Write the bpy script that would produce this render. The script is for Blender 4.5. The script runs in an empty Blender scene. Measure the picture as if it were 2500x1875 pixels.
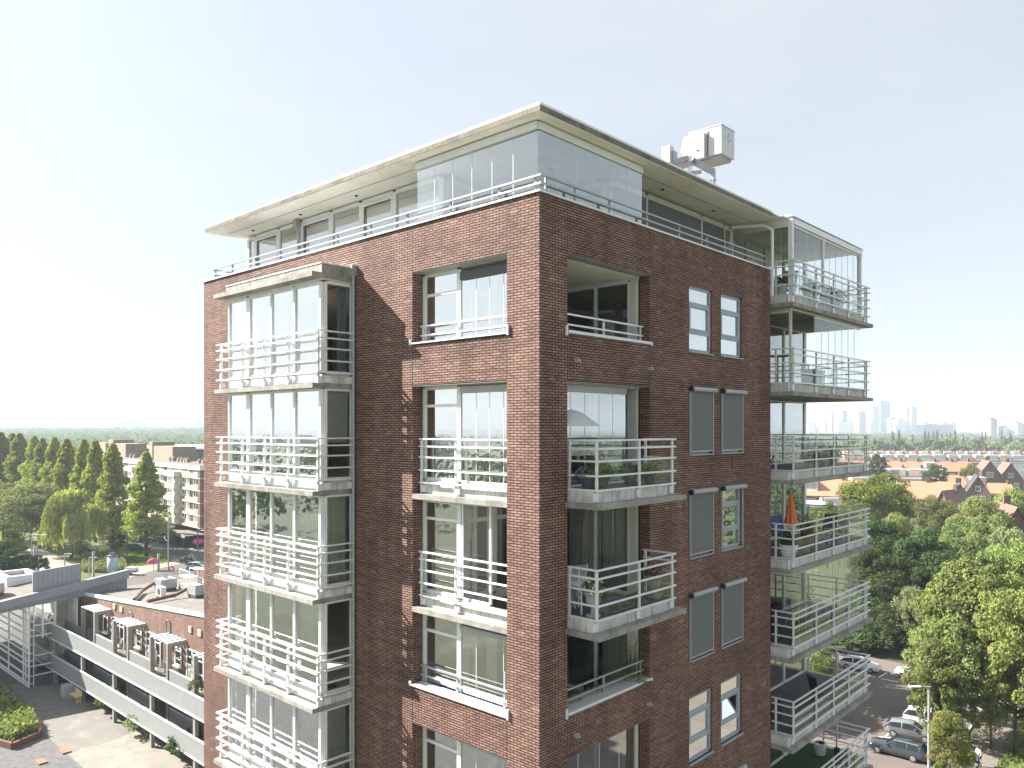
import bpy, math, random
import numpy as np
from math import sin, cos, pi, radians, sqrt, atan2
from mathutils import Vector, Matrix

S = bpy.context.scene
COL = S.collection
random.seed(7)
RNG = np.random.default_rng(11)

# ------------------------------------------------------------------ camera
F = 1906.0                       # focal length in photo pixels (2500 wide)
A0 = radians(42.75)
DX, DY = -sin(A0), cos(A0)       # view direction on the ground plane
RX, RY = cos(A0), sin(A0)        # to the right
CX, CY, CZ = 11.212, -13.018, 25.0
cd = bpy.data.cameras.new("camera")
cam = bpy.data.objects.new("camera", cd); COL.objects.link(cam)
cam.location = (CX, CY, CZ)
cam.rotation_euler = (radians(90), 0, A0)
cd.sensor_width = 36.0; cd.lens = 36.0 * F / 2500.0
cd.shift_x = 0.0; cd.shift_y = (1045 - 937.5) / 2500.0
cd.clip_start = 0.3; cd.clip_end = 20000
S.camera = cam

def at(px, py, d):               # world point seen at photo pixel (px,py) at depth d
    u = (px - 1250) / F; v = -(py - 1045) / F
    return Vector((CX + d * (DX + u * RX), CY + d * (DY + u * RY), CZ + d * v))
def gat(px, d, z=0.0):
    p = at(px, 1045, d); p.z = z; return p
def gnd(px, py, z=0.0):
    return at(px, py, (CZ - z) * F / (py - 1045))

# ------------------------------------------------------------------ light
SUN_EL = radians(36.2)
sun_dir = Vector((-0.899, -0.438, 0)).normalized()
sv = Vector((sun_dir.x * cos(SUN_EL), sun_dir.y * cos(SUN_EL), sin(SUN_EL)))
sd = bpy.data.lights.new("sun", 'SUN'); sd.energy = 5.0; sd.angle = radians(0.5); sd.color = (1.0, 0.95, 0.88)
so = bpy.data.objects.new("sun", sd); COL.objects.link(so)
so.rotation_euler = sv.to_track_quat('Z', 'Y').to_euler()
so.location = (-60, -40, 80)
W = bpy.data.worlds.new("World"); S.world = W; W.use_nodes = True
nt = W.node_tree; nt.nodes.clear()
sky = nt.nodes.new('ShaderNodeTexSky'); sky.sky_type = 'NISHITA'; sky.sun_disc = False
sky.sun_elevation = SUN_EL
sky.sun_rotation = atan2(sv.x, sv.y)
sky.altitude = 0; sky.air_density = 1.0; sky.dust_density = 1.2; sky.ozone_density = 1.0
bg = nt.nodes.new('ShaderNodeBackground'); bg.inputs[1].default_value = 0.05
wo = nt.nodes.new('ShaderNodeOutputWorld')
# thin veil of summer cloud mixed into the sky
tc = nt.nodes.new('ShaderNodeTexCoord'); mp = nt.nodes.new('ShaderNodeMapping'); mp.inputs['Scale'].default_value = (1.2, 1.2, 5.5)
nz = nt.nodes.new('ShaderNodeTexNoise'); nz.inputs['Scale'].default_value = 1.7; nz.inputs['Detail'].default_value = 6; nz.inputs['Distortion'].default_value = .5
cr = nt.nodes.new('ShaderNodeValToRGB'); cr.color_ramp.elements[0].position = .40; cr.color_ramp.elements[0].color = (0.73,) * 3 + (1,)
cr.color_ramp.elements[1].position = .75; cr.color_ramp.elements[1].color = (0.88,) * 3 + (1,)
mx = nt.nodes.new('ShaderNodeMix'); mx.data_type = 'RGBA'
mx.inputs[7].default_value = (4.5, 4.9, 5.2, 1)
L = nt.links
L.new(tc.outputs['Generated'], mp.inputs[0]); L.new(mp.outputs[0], nz.inputs['Vector']); L.new(nz.outputs[0], cr.inputs[0])
L.new(cr.outputs[0], mx.inputs[0]); L.new(sky.outputs[0], mx.inputs[6])
dp = nt.nodes.new('ShaderNodeVectorMath'); dp.operation = 'DOT_PRODUCT'; dp.inputs[1].default_value = tuple(sv)
nm_ = nt.nodes.new('ShaderNodeVectorMath'); nm_.operation = 'NORMALIZE'; L.new(tc.outputs['Generated'], nm_.inputs[0]); L.new(nm_.outputs[0], dp.inputs[0])
m1 = nt.nodes.new('ShaderNodeMath'); m1.operation = 'MAXIMUM'; m1.inputs[1].default_value = 0; L.new(dp.outputs['Value'], m1.inputs[0])
m2 = nt.nodes.new('ShaderNodeMath'); m2.operation = 'POWER'; m2.inputs[1].default_value = 2.6; L.new(m1.outputs[0], m2.inputs[0])
m3 = nt.nodes.new('ShaderNodeMath'); m3.operation = 'MULTIPLY_ADD'; m3.inputs[1].default_value = .45; m3.inputs[2].default_value = 1.0; L.new(m2.outputs[0], m3.inputs[0])
vs = nt.nodes.new('ShaderNodeVectorMath'); vs.operation = 'SCALE'; vs.inputs[0].default_value = (4.28, 4.62, 4.86); L.new(m3.outputs[0], vs.inputs['Scale']); L.new(vs.outputs[0], mx.inputs[7])   # hazy glow round the sun
L.new(mx.outputs[2], bg.inputs[0]); L.new(bg.outputs[0], wo.inputs[0])
S.view_settings.view_transform = 'Standard'; S.view_settings.look = 'None'
S.view_settings.exposure = 1.88; S.view_settings.gamma = 1.0
S.cycles.max_bounces = 8; S.cycles.transparent_max_bounces = 24; S.cycles.diffuse_bounces = 3; S.cycles.glossy_bounces = 4
S.cycles.volume_bounces = 0; S.cycles.transmission_bounces = 4

# ------------------------------------------------------------------ materials
MAT = {}
def newmat(name):
    m = bpy.data.materials.new(name); m.use_nodes = True; MAT[name] = m
    n = m.node_tree; n.nodes.clear()
    out = n.nodes.new('ShaderNodeOutputMaterial')
    return m, n, out
def nd(n, t, **kw):
    x = n.nodes.new(t)
    for k, v in kw.items():
        if isinstance(k, str) and k.startswith('i_'): x.inputs[k[2:].replace('_', ' ')].default_value = v
        else: setattr(x, k, v)
    return x
def math_(n, op, a, b=None, clamp=False):
    x = n.nodes.new('ShaderNodeMath'); x.operation = op; x.use_clamp = clamp
    for i, v in enumerate((a, b)):
        if v is None: continue
        if isinstance(v, (int, float)): x.inputs[i].default_value = v
        else: n.links.new(v, x.inputs[i])
    return x.outputs[0]
def mixc(n, f, a, b, bt='MIX'):
    x = n.nodes.new('ShaderNodeMix'); x.data_type = 'RGBA'; x.blend_type = bt
    for s, v in ((0, f), (6, a), (7, b)):
        if isinstance(v, (int, float)): x.inputs[s].default_value = v
        elif isinstance(v, tuple): x.inputs[s].default_value = v + (1,) if len(v) == 3 else v
        else: n.links.new(v, x.inputs[s])
    return x.outputs[2]
def noise(n, vec, scale, detail=3, rough=.5):
    x = nd(n, 'ShaderNodeTexNoise'); x.inputs['Scale'].default_value = scale; x.inputs['Detail'].default_value = detail
    x.inputs['Roughness'].default_value = rough
    if vec is not None: n.links.new(vec, x.inputs['Vector'])
    return x.outputs[0]
def ramp(n, f, p0, p1, c0=(0, 0, 0), c1=(1, 1, 1)):
    x = nd(n, 'ShaderNodeValToRGB'); e = x.color_ramp.elements
    e[0].position = p0; e[0].color = c0 + (1,); e[1].position = p1; e[1].color = c1 + (1,)
    n.links.new(f, x.inputs[0]); return x.outputs[0]
def scaled(n, vec, s):
    x = nd(n, 'ShaderNodeMapping'); x.inputs['Scale'].default_value = s; n.links.new(vec, x.inputs[0]); return x.outputs[0]

def pm(name, col, rough=.6, var=.12, scale=3., metal=0., dirt=None, dirtamt=.5, streak=0., bump=0., coat=0., spec=.5):
    """painted / plain surface with grain, optional dirt blotches and drip streaks"""
    m, n, out = newmat(name)
    b = nd(n, 'ShaderNodeBsdfPrincipled'); b.inputs['Roughness'].default_value = rough; b.inputs['Metallic'].default_value = metal
    b.inputs['Coat Weight'].default_value = coat; b.inputs['Specular IOR Level'].default_value = spec
    geo = nd(n, 'ShaderNodeNewGeometry'); pos = geo.outputs['Position']
    c = tuple(col)
    hi = tuple(min(1, v * (1 + var)) for v in c); lo = tuple(v * (1 - var) for v in c)
    f = noise(n, pos, scale, 5, .6)
    cc = mixc(n, ramp(n, f, .3, .7), lo, hi)
    if dirt:
        f2 = ramp(n, noise(n, pos, scale * .7, 6, .7), .48, .66)
        cc = mixc(n, math_(n, 'MULTIPLY', f2, dirtamt), cc, tuple(dirt))
    if streak:
        f3 = ramp(n, noise(n, scaled(n, pos, (9, 9, .7)), 1.6, 4, .6), .5, .7)
        cc = mixc(n, math_(n, 'MULTIPLY', f3, streak), cc, tuple(v * .35 for v in c))
    n.links.new(cc, b.inputs['Base Color'])
    if bump:
        bp = nd(n, 'ShaderNodeBump'); bp.inputs['Strength'].default_value = bump; bp.inputs['Distance'].default_value = .02
        n.links.new(noise(n, pos, scale * 8, 4, .7), bp.inputs['Height']); n.links.new(bp.outputs[0], b.inputs['Normal'])
    n.links.new(b.outputs[0], out.inputs[0])
    return m

def brickmat(name, c1, c2, mortar, bw=.22, rh=.0625, ms=.011, patch=.35):
    m, n, out = newmat(name)
    b = nd(n, 'ShaderNodeBsdfPrincipled'); b.inputs['Roughness'].default_value = .82; b.inputs['Specular IOR Level'].default_value = .25
    geo = nd(n, 'ShaderNodeNewGeometry')
    sp = nd(n, 'ShaderNodeSeparateXYZ'); n.links.new(geo.outputs['Position'], sp.inputs[0])
    sn = nd(n, 'ShaderNodeSeparateXYZ'); n.links.new(geo.outputs['True Normal'], sn.inputs[0])
    isx = math_(n, 'GREATER_THAN', math_(n, 'ABSOLUTE', sn.outputs[0]), .6)
    u = math_(n, 'ADD', math_(n, 'MULTIPLY', sp.outputs[1], isx), math_(n, 'MULTIPLY', sp.outputs[0], math_(n, 'SUBTRACT', 1., isx)))
    cv = nd(n, 'ShaderNodeCombineXYZ'); n.links.new(u, cv.inputs[0]); n.links.new(sp.outputs[2], cv.inputs[1])
    bt = nd(n, 'ShaderNodeTexBrick'); bt.offset = .5
    n.links.new(cv.outputs[0], bt.inputs['Vector'])
    for k, v in (('Scale', 1.), ('Brick Width', bw), ('Row Height', rh), ('Mortar Size', ms), ('Mortar Smooth', .15), ('Bias', -.1)): bt.inputs[k].default_value = v
    bt.inputs['Color1'].default_value = c1 + (1,); bt.inputs['Color2'].default_value = c2 + (1,); bt.inputs['Mortar'].default_value = mortar + (1,)
    pos = geo.outputs['Position']
    # per brick tone: cell noise stretched to the brick grid
    wn = nd(n, 'ShaderNodeTexWhiteNoise'); wn.noise_dimensions = '2D'
    row = math_(n, 'FLOOR', math_(n, 'DIVIDE', sp.outputs[2], rh))
    half = math_(n, 'MULTIPLY', math_(n, 'MODULO', math_(n, 'ABSOLUTE', row), 2.), .5)
    colm = math_(n, 'FLOOR', math_(n, 'ADD', math_(n, 'DIVIDE', u, bw), half))
    c2v = nd(n, 'ShaderNodeCombineXYZ'); n.links.new(row, c2v.inputs[0]); n.links.new(colm, c2v.inputs[1]); n.links.new(c2v.outputs[0], wn.inputs['Vector'])
    tone = ramp(n, wn.outputs[0], 0., 1., (.80, .77, .78), (1.16, 1.16, 1.12))
    cc = mixc(n, 1., bt.outputs['Color'], tone, 'MULTIPLY')
    odd = math_(n, 'MULTIPLY', math_(n, 'GREATER_THAN', wn.outputs[0], .994), .35)
    cc = mixc(n, odd, cc, (.30, .29, .28))
    big = ramp(n, noise(n, scaled(n, pos, (1, 1, .55)), .55, 4, .6), .3, .7, (1 - patch * .6,) * 3, (1 + patch * .5,) * 3)
    cc = mixc(n, 1., cc, big, 'MULTIPLY')
    hband = ramp(n, noise(n, scaled(n, pos, (.12, .12, 6.)), 1., 3, .6), .35, .65, (.9, .9, .92), (1.1, 1.08, 1.05))
    cc = mixc(n, 1., cc, hband, 'MULTIPLY')
    stk = ramp(n, noise(n, scaled(n, pos, (2.2, 2.2, .16)), 1., 5, .65), .36, .62, (.84, .83, .83), (1.06, 1.06, 1.05))
    cc = mixc(n, 1., cc, stk, 'MULTIPLY')
    n.links.new(cc, b.inputs['Base Color'])
    bp = nd(n, 'ShaderNodeBump'); bp.inputs['Strength'].default_value = .8; bp.inputs['Distance'].default_value = .012; bp.invert = True
    n.links.new(bt.outputs['Fac'], bp.inputs['Height']); n.links.new(bp.outputs[0], b.inputs['Normal'])
    n.links.new(b.outputs[0], out.inputs[0])
    return m

def glassmat(name, base=.22, tint=(.93, .965, .955), gain=2.2, rough=.0, bump=.02):
    m, n, out = newmat(name)
    t = nd(n, 'ShaderNodeBsdfTransparent'); t.inputs[0].default_value = tint + (1,)
    g = nd(n, 'ShaderNodeBsdfGlossy'); g.inputs['Roughness'].default_value = rough; g.inputs[0].default_value = (.93, .96, .96, 1)
    fr = nd(n, 'ShaderNodeFresnel'); fr.inputs[0].default_value = 1.5
    if bump:
        geo = nd(n, 'ShaderNodeNewGeometry'); bp = nd(n, 'ShaderNodeBump'); bp.inputs['Strength'].default_value = bump; bp.inputs['Distance'].default_value = .05
        n.links.new(noise(n, geo.outputs['Position'], .8, 1), bp.inputs['Height']); n.links.new(bp.outputs[0], g.inputs['Normal'])
    f = math_(n, 'ADD', math_(n, 'MULTIPLY', fr.outputs[0], gain), base, clamp=True)
    mxs = nd(n, 'ShaderNodeMixShader'); n.links.new(f, mxs.inputs[0]); n.links.new(t.outputs[0], mxs.inputs[1]); n.links.new(g.outputs[0], mxs.inputs[2])
    n.links.new(mxs.outputs[0], out.inputs[0]); return m

def leafmat(name, c1, c2, trans=.3, scale=.5):
    m, n, out = newmat(name)
    geo = nd(n, 'ShaderNodeNewGeometry'); oi = nd(n, 'ShaderNodeObjectInfo')
    f = noise(n, geo.outputs['Position'], scale, 4, .65)
    cc = mixc(n, ramp(n, f, .32, .68), c1, c2)
    wn = nd(n, 'ShaderNodeTexWhiteNoise'); wn.noise_dimensions = '3D'
    sc = scaled(n, geo.outputs['Position'], (3, 3, 3)); fl = nd(n, 'ShaderNodeVectorMath'); fl.operation = 'FLOOR'; n.links.new(sc, fl.inputs[0]); n.links.new(fl.outputs[0], wn.inputs[0])
    cc = mixc(n, 1., cc, ramp(n, wn.outputs[0], 0, 1, (.72, .74, .7), (1.3, 1.25, 1.2)), 'MULTIPLY')
    hs = nd(n, 'ShaderNodeHueSaturation'); n.links.new(cc, hs.inputs['Color'])
    n.links.new(math_(n, 'ADD', math_(n, 'MULTIPLY', oi.outputs['Random'], .05), .475), hs.inputs['Hue'])
    n.links.new(math_(n, 'ADD', math_(n, 'MULTIPLY', oi.outputs['Random'], .4), .8), hs.inputs['Value'])
    d = nd(n, 'ShaderNodeBsdfDiffuse'); t = nd(n, 'ShaderNodeBsdfTranslucent')
    n.links.new(hs.outputs[0], d.inputs[0])
    tcol = mixc(n, 1., hs.outputs[0], (1.12, 1.25, .62), 'MULTIPLY'); n.links.new(tcol, t.inputs[0])
    ms = nd(n, 'ShaderNodeMixShader'); ms.inputs[0].default_value = trans
    n.links.new(d.outputs[0], ms.inputs[1]); n.links.new(t.outputs[0], ms.inputs[2])
    n.links.new(ms.outputs[0], out.inputs[0]); return m

def groundmat(name, cols, scale=.1, fine=3., rough=.9, bump=.3):
    m, n, out = newmat(name)
    b = nd(n, 'ShaderNodeBsdfPrincipled'); b.inputs['Roughness'].default_value = rough; b.inputs['Specular IOR Level'].default_value = .2
    geo = nd(n, 'ShaderNodeNewGeometry'); pos = geo.outputs['Position']
    cc = mixc(n, ramp(n, noise(n, pos, scale, 5, .6), .35, .65), cols[0], cols[1])
    if len(cols) > 2: cc = mixc(n, ramp(n, noise(n, pos, scale * 3.3, 6, .7), .55, .7), cc, cols[2])
    cc = mixc(n, 1., cc, ramp(n, noise(n, pos, fine, 5, .75), .2, .8, (.75,) * 3, (1.25,) * 3), 'MULTIPLY')
    n.links.new(cc, b.inputs['Base Color'])
    bp = nd(n, 'ShaderNodeBump'); bp.inputs['Strength'].default_value = bump; bp.inputs['Distance'].default_value = .05
    n.links.new(noise(n, pos, fine * 2, 5, .7), bp.inputs['Height']); n.links.new(bp.outputs[0], b.inputs['Normal'])
    n.links.new(b.outputs[0], out.inputs[0]); return m

def stripemat(name, c1, c2, axis, period, duty, rough=.5, var=.1, spec=.5):
    """c1 surface with c2 grooves or bands repeating along a world axis"""
    m, n, out = newmat(name)
    b = nd(n, 'ShaderNodeBsdfPrincipled'); b.inputs['Roughness'].default_value = rough; b.inputs['Specular IOR Level'].default_value = spec
    geo = nd(n, 'ShaderNodeNewGeometry'); sp = nd(n, 'ShaderNodeSeparateXYZ'); n.links.new(geo.outputs['Position'], sp.inputs[0])
    if axis == 3: v = math_(n, 'ADD', math_(n, 'MULTIPLY', sp.outputs[0], RX), math_(n, 'MULTIPLY', sp.outputs[1], RY))
    else: v = sp.outputs[axis]
    fr = math_(n, 'FRACT', math_(n, 'DIVIDE', math_(n, 'ADD', v, 5000.), period))
    f = math_(n, 'LESS_THAN', fr, duty)
    cc = mixc(n, f, c1, c2)
    cc = mixc(n, 1., cc, ramp(n, noise(n, geo.outputs['Position'], 1.5, 4, .6), .3, .7, (1 - var,) * 3, (1 + var,) * 3), 'MULTIPLY')
    n.links.new(cc, b.inputs['Base Color']); n.links.new(b.outputs[0], out.inputs[0]); return m

def facademat(name, wall, glass, fu=3.6, fz=3.6, wu=.62, wz=.5):
    """far tower cladding: window grid belonging to that cladding"""
    m, n, out = newmat(name)
    b = nd(n, 'ShaderNodeBsdfPrincipled'); b.inputs['Roughness'].default_value = .35
    geo = nd(n, 'ShaderNodeNewGeometry'); sp = nd(n, 'ShaderNodeSeparateXYZ'); n.links.new(geo.outputs['Position'], sp.inputs[0])
    lat = math_(n, 'ADD', math_(n, 'MULTIPLY', sp.outputs[0], RX), math_(n, 'MULTIPLY', sp.outputs[1], RY))
    a = math_(n, 'LESS_THAN', math_(n, 'FRACT', math_(n, 'DIVIDE', math_(n, 'ADD', lat, 20000.), fu)), wu)
    c = math_(n, 'LESS_THAN', math_(n, 'FRACT', math_(n, 'DIVIDE', math_(n, 'ADD', sp.outputs[2], 100.), fz)), wz)
    cc = mixc(n, math_(n, 'MULTIPLY', a, c), wall, glass)
    n.links.new(cc, b.inputs['Base Color']); n.links.new(b.outputs[0], out.inputs[0]); return m

def tilemat(name, c1, c2, rh=.3):
    m, n, out = newmat(name)
    b = nd(n, 'ShaderNodeBsdfPrincipled'); b.inputs['Roughness'].default_value = .75
    geo = nd(n, 'ShaderNodeNewGeometry'); pos = geo.outputs['Position']
    cc = mixc(n, ramp(n, noise(n, pos, .35, 5, .65), .35, .65), c1, c2)
    sp = nd(n, 'ShaderNodeSeparateXYZ'); n.links.new(pos, sp.inputs[0])
    g = math_(n, 'LESS_THAN', math_(n, 'FRACT', math_(n, 'DIVIDE', sp.outputs[2], rh)), .18)
    cc = mixc(n, math_(n, 'MULTIPLY', g, .35), cc, tuple(v * .5 for v in c1))
    cc = mixc(n, 1., cc, ramp(n, noise(n, pos, 4., 4, .7), .25, .75, (.8,) * 3, (1.2,) * 3), 'MULTIPLY')
    n.links.new(cc, b.inputs['Base Color']); n.links.new(b.outputs[0], out.inputs[0]); return m

brickmat('brick', (.29, .178, .140), (.225, .126, .104), (.036, .026, .024), ms=.012, patch=.5)  # mortar tone darkened to stand in for shade in the recessed joints
brickmat('brick_low', (.25, .155, .118), (.20, .12, .09), (.16, .12, .10), ms=.008, patch=.2)
brickmat('brick_house', (.25, .14, .10), (.19, .10, .075), (.16, .12, .10), ms=.01)
pm('white', (.78, .79, .78), .35, .04, 2., dirt=(.5, .5, .47), dirtamt=.25, streak=.06)
pm('frame', (.76, .77, .77), .35, .04, 2., dirt=(.55, .55, .5), dirtamt=.2)
pm('greyframe', (.30, .34, .38), .4, .06, 2.)
pm('cream', (.62, .60, .54), .7, .06, 1., dirt=(.42, .40, .33), dirtamt=.4)
pm('ceiling', (.80, .79, .74), .8, .04, 2.)
pm('cabinet', (.58, .59, .59), .35, .04, 3., dirt=(.45, .45, .43), dirtamt=.3)
pm('soffit', (.86, .84, .77), .8, .06, .8, dirt=(.40, .36, .27), dirtamt=.35)
pm('concrete', (.30, .29, .26), .85, .22, 2.5, dirt=(.14, .13, .11), dirtamt=.75, streak=.5, bump=.5)
pm('roof_edge', (.185, .165, .13), .85, .3, 2.2, dirt=(.07, .065, .055), dirtamt=.9, streak=.5, bump=.5)
pm('lichen', (.40, .30, .10), .9, .3, 6.)
pm('upstand', (.58, .58, .55), .7, .14, 2.5, dirt=(.28, .26, .22), dirtamt=.5, streak=.55)
pm('rail', (.70, .71, .71), .35, .05, 3., dirt=(.5, .5, .48), dirtamt=.25)
pm('alu', (.36, .37, .37), .4, .08, 4., metal=.2)
pm('coping', (.66, .68, .70), .35, .05, 1.2, dirt=(.45, .45, .45), dirtamt=.3)
pm('roofing', (.145, .13, .115), .9, .2, .6, dirt=(.17, .15, .13), dirtamt=.5, bump=.3)
pm('screen', (.135, .14, .15), .8, .12, 40.)
pm('black', (.02, .02, .022), .5, .1, 4.)
pm('darkgrey', (.07, .075, .08), .5, .1, 3.)
pm('floor', (.11, .11, .115), .8, .15, 3.)
pm('tan_brick', (.27, .22, .17), .85, .12, 2.)
pm('plaster', (.74, .71, .64), .9, .05, 1.)
pm('wood', (.36, .22, .10), .6, .2, 6.)
pm('lightwood', (.62, .45, .22), .6, .15, 6.)
pm('orange', (.70, .18, .075), .8, .1, 6.)
pm('stone', (.42, .44, .42), .8, .12, 6., dirt=(.25, .26, .24), dirtamt=.4)
pm('turf', (.045, .085, .015), .95, .35, 40., bump=1.)
pm('terracotta', (.32, .13, .07), .8, .15, 4.)
pm('red', (.55, .04, .05), .5, .1, 4.)
pm('blue', (.05, .10, .32), .6, .1, 4.)
pm('pink', (.60, .10, .28), .7, .3, 12.)
pm('purple', (.10, .09, .42), .7, .3, 12.)
pm('yellow', (.62, .45, .08), .7, .2, 4.)
pm('bark', (.085, .06, .042), .9, .3, 8., bump=.6)
pm('tyre', (.02, .02, .02), .8, .1, 4.)
pm('rim', (.5, .5, .52), .3, .05, 4., metal=.7)
pm('lampglass', (.65, .68, .7), .1, .03, 4.)
pm('taillight', (.35, .02, .02), .2, .05, 4.)
pm('car_dark', (.045, .06, .07), .25, .05, 1., coat=.8)
pm('car_grey', (.17, .18, .18), .25, .05, 1., coat=.8)
pm('car_white', (.72, .74, .76), .25, .03, 1., coat=.8)
pm('car_silver', (.35, .36, .38), .25, .05, 1., coat=.8)
pm('car_glass', (.025, .035, .045), .05, .05, 1., coat=.5)
pm('skin', (.45, .27, .19), .6, .05, 4.)
pm('shirt', (.75, .75, .78), .8, .05, 4.)
pm('jeans', (.05, .07, .14), .85, .1, 10.)
pm('hair', (.05, .035, .025), .7, .1, 8.)
pm('curtain_green', (.46, .52, .42), .9, .08, 3.)
pm('curtain_grey', (.38, .39, .35), .9, .08, 3.)
pm('curtain_dark', (.15, .165, .16), .9, .1, 3.)
pm('curtain_print', (.25, .30, .32), .9, .75, 38.)
pm('net', (.55, .56, .52), .9, .05, 3.)
pm('paving', (.205, .19, .16), .9, .12, .9, dirt=(.36, .33, .27), dirtamt=.35, bump=.2)
pm('paving_dark', (.155, .147, .13), .9, .12, .9, dirt=(.30, .28, .24), dirtamt=.35, bump=.2)
pm('gallery', (.25, .25, .23), .7, .06, 1.)
stripemat('gallery_clad', (.235, .245, .235), (.16, .17, .16), 0, .28, .09, .65, .06)
stripemat('roof_felt', (.15, .135, .12), (.105, .095, .085), 0, 1.05, .05, .9, .22)
stripemat('seam_x', (.25, .28, .30), (.15, .165, .18), 1, .42, .09, .45, .08)
pm('zinc', (.25, .265, .29), .45, .08, .8)
pm('pipe_brown', (.16, .075, .06), .5, .12, 3.)
pm('beige_panel', (.42, .33, .265), .8, .05, 3.)
groundmat('asphalt', ((.10, .095, .09), (.135, .125, .115)), .15, 6.)
groundmat('brick_paving', ((.135, .115, .105), (.165, .14, .125)), .3, 8.)
groundmat('footpath', ((.15, .135, .115), (.19, .17, .14)), .3, 5.)
groundmat('path', ((.32, .27, .21), (.27, .23, .18)), .3, 5.)
groundmat('gravel', ((.165, .16, .155), (.11, .11, .11)), 2., 12., bump=.8)
groundmat('grass', ((.085, .10, .035), (.12, .13, .05), (.16, .15, .08)), .06, 3., bump=.8)
groundmat('meadow', ((.10, .10, .045), (.07, .08, .03), (.15, .13, .075)), .2, 5., bump=.8)
groundmat('earth', ((.060, .070, .038), (.085, .09, .05), (.15, .135, .10)), .015, .4, bump=.3)
groundmat('water', ((.03, .04, .035), (.04, .05, .045)), .1, 2., rough=.08)
glassmat('glass', .38, gain=1.3)
glassmat('glass_side', .66, gain=1.0)
glassmat('glass_high', .62, gain=1.1)
glassmat('glass_mid', .30, gain=1.3)
glassmat('glass_clear', .07, (.95, .98, .97), 1.0)
glassmat('glass_rail', .05, (.88, .92, .9), 1.2)
glassmat('glass_dark', .20, (.35, .4, .4), 2.4)
stripemat('glass_far', (.10, .14, .16), (.30, .33, .34), 3, 2.4, .12, .2, .1, 1.)
leafmat('leaf_plane', (.155, .20, .075), (.235, .275, .11), .37)
leafmat('leaf_yellow', (.195, .235, .085), (.28, .31, .12), .38)
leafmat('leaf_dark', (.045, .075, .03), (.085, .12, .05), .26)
leafmat('leaf_redwood', (.25, .29, .08), (.36, .38, .12), .44)
leafmat('leaf_willow', (.34, .41, .14), (.44, .49, .19), .42)
leafmat('leaf_olive', (.13, .145, .06), (.18, .19, .08), .34)
leafmat('leaf_grey', (.18, .215, .11), (.26, .28, .16), .36)
leafmat('leaf_bright', (.12, .175, .035), (.18, .225, .055), .36)
leafmat('leaf_far', (.11, .145, .085), (.17, .20, .11), .30, .05)
leafmat('leaf_cream', (.26, .27, .12), (.17, .21, .07), .3, .8)
tilemat('tile_orange', (.52, .235, .13), (.44, .20, .12))
tilemat('tile_brown', (.21, .115, .085), (.17, .10, .08))
tilemat('tile_dark', (.045, .05, .055), (.07, .07, .075))
tilemat('tile_grey', (.22, .21, .20), (.27, .25, .23))

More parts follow.
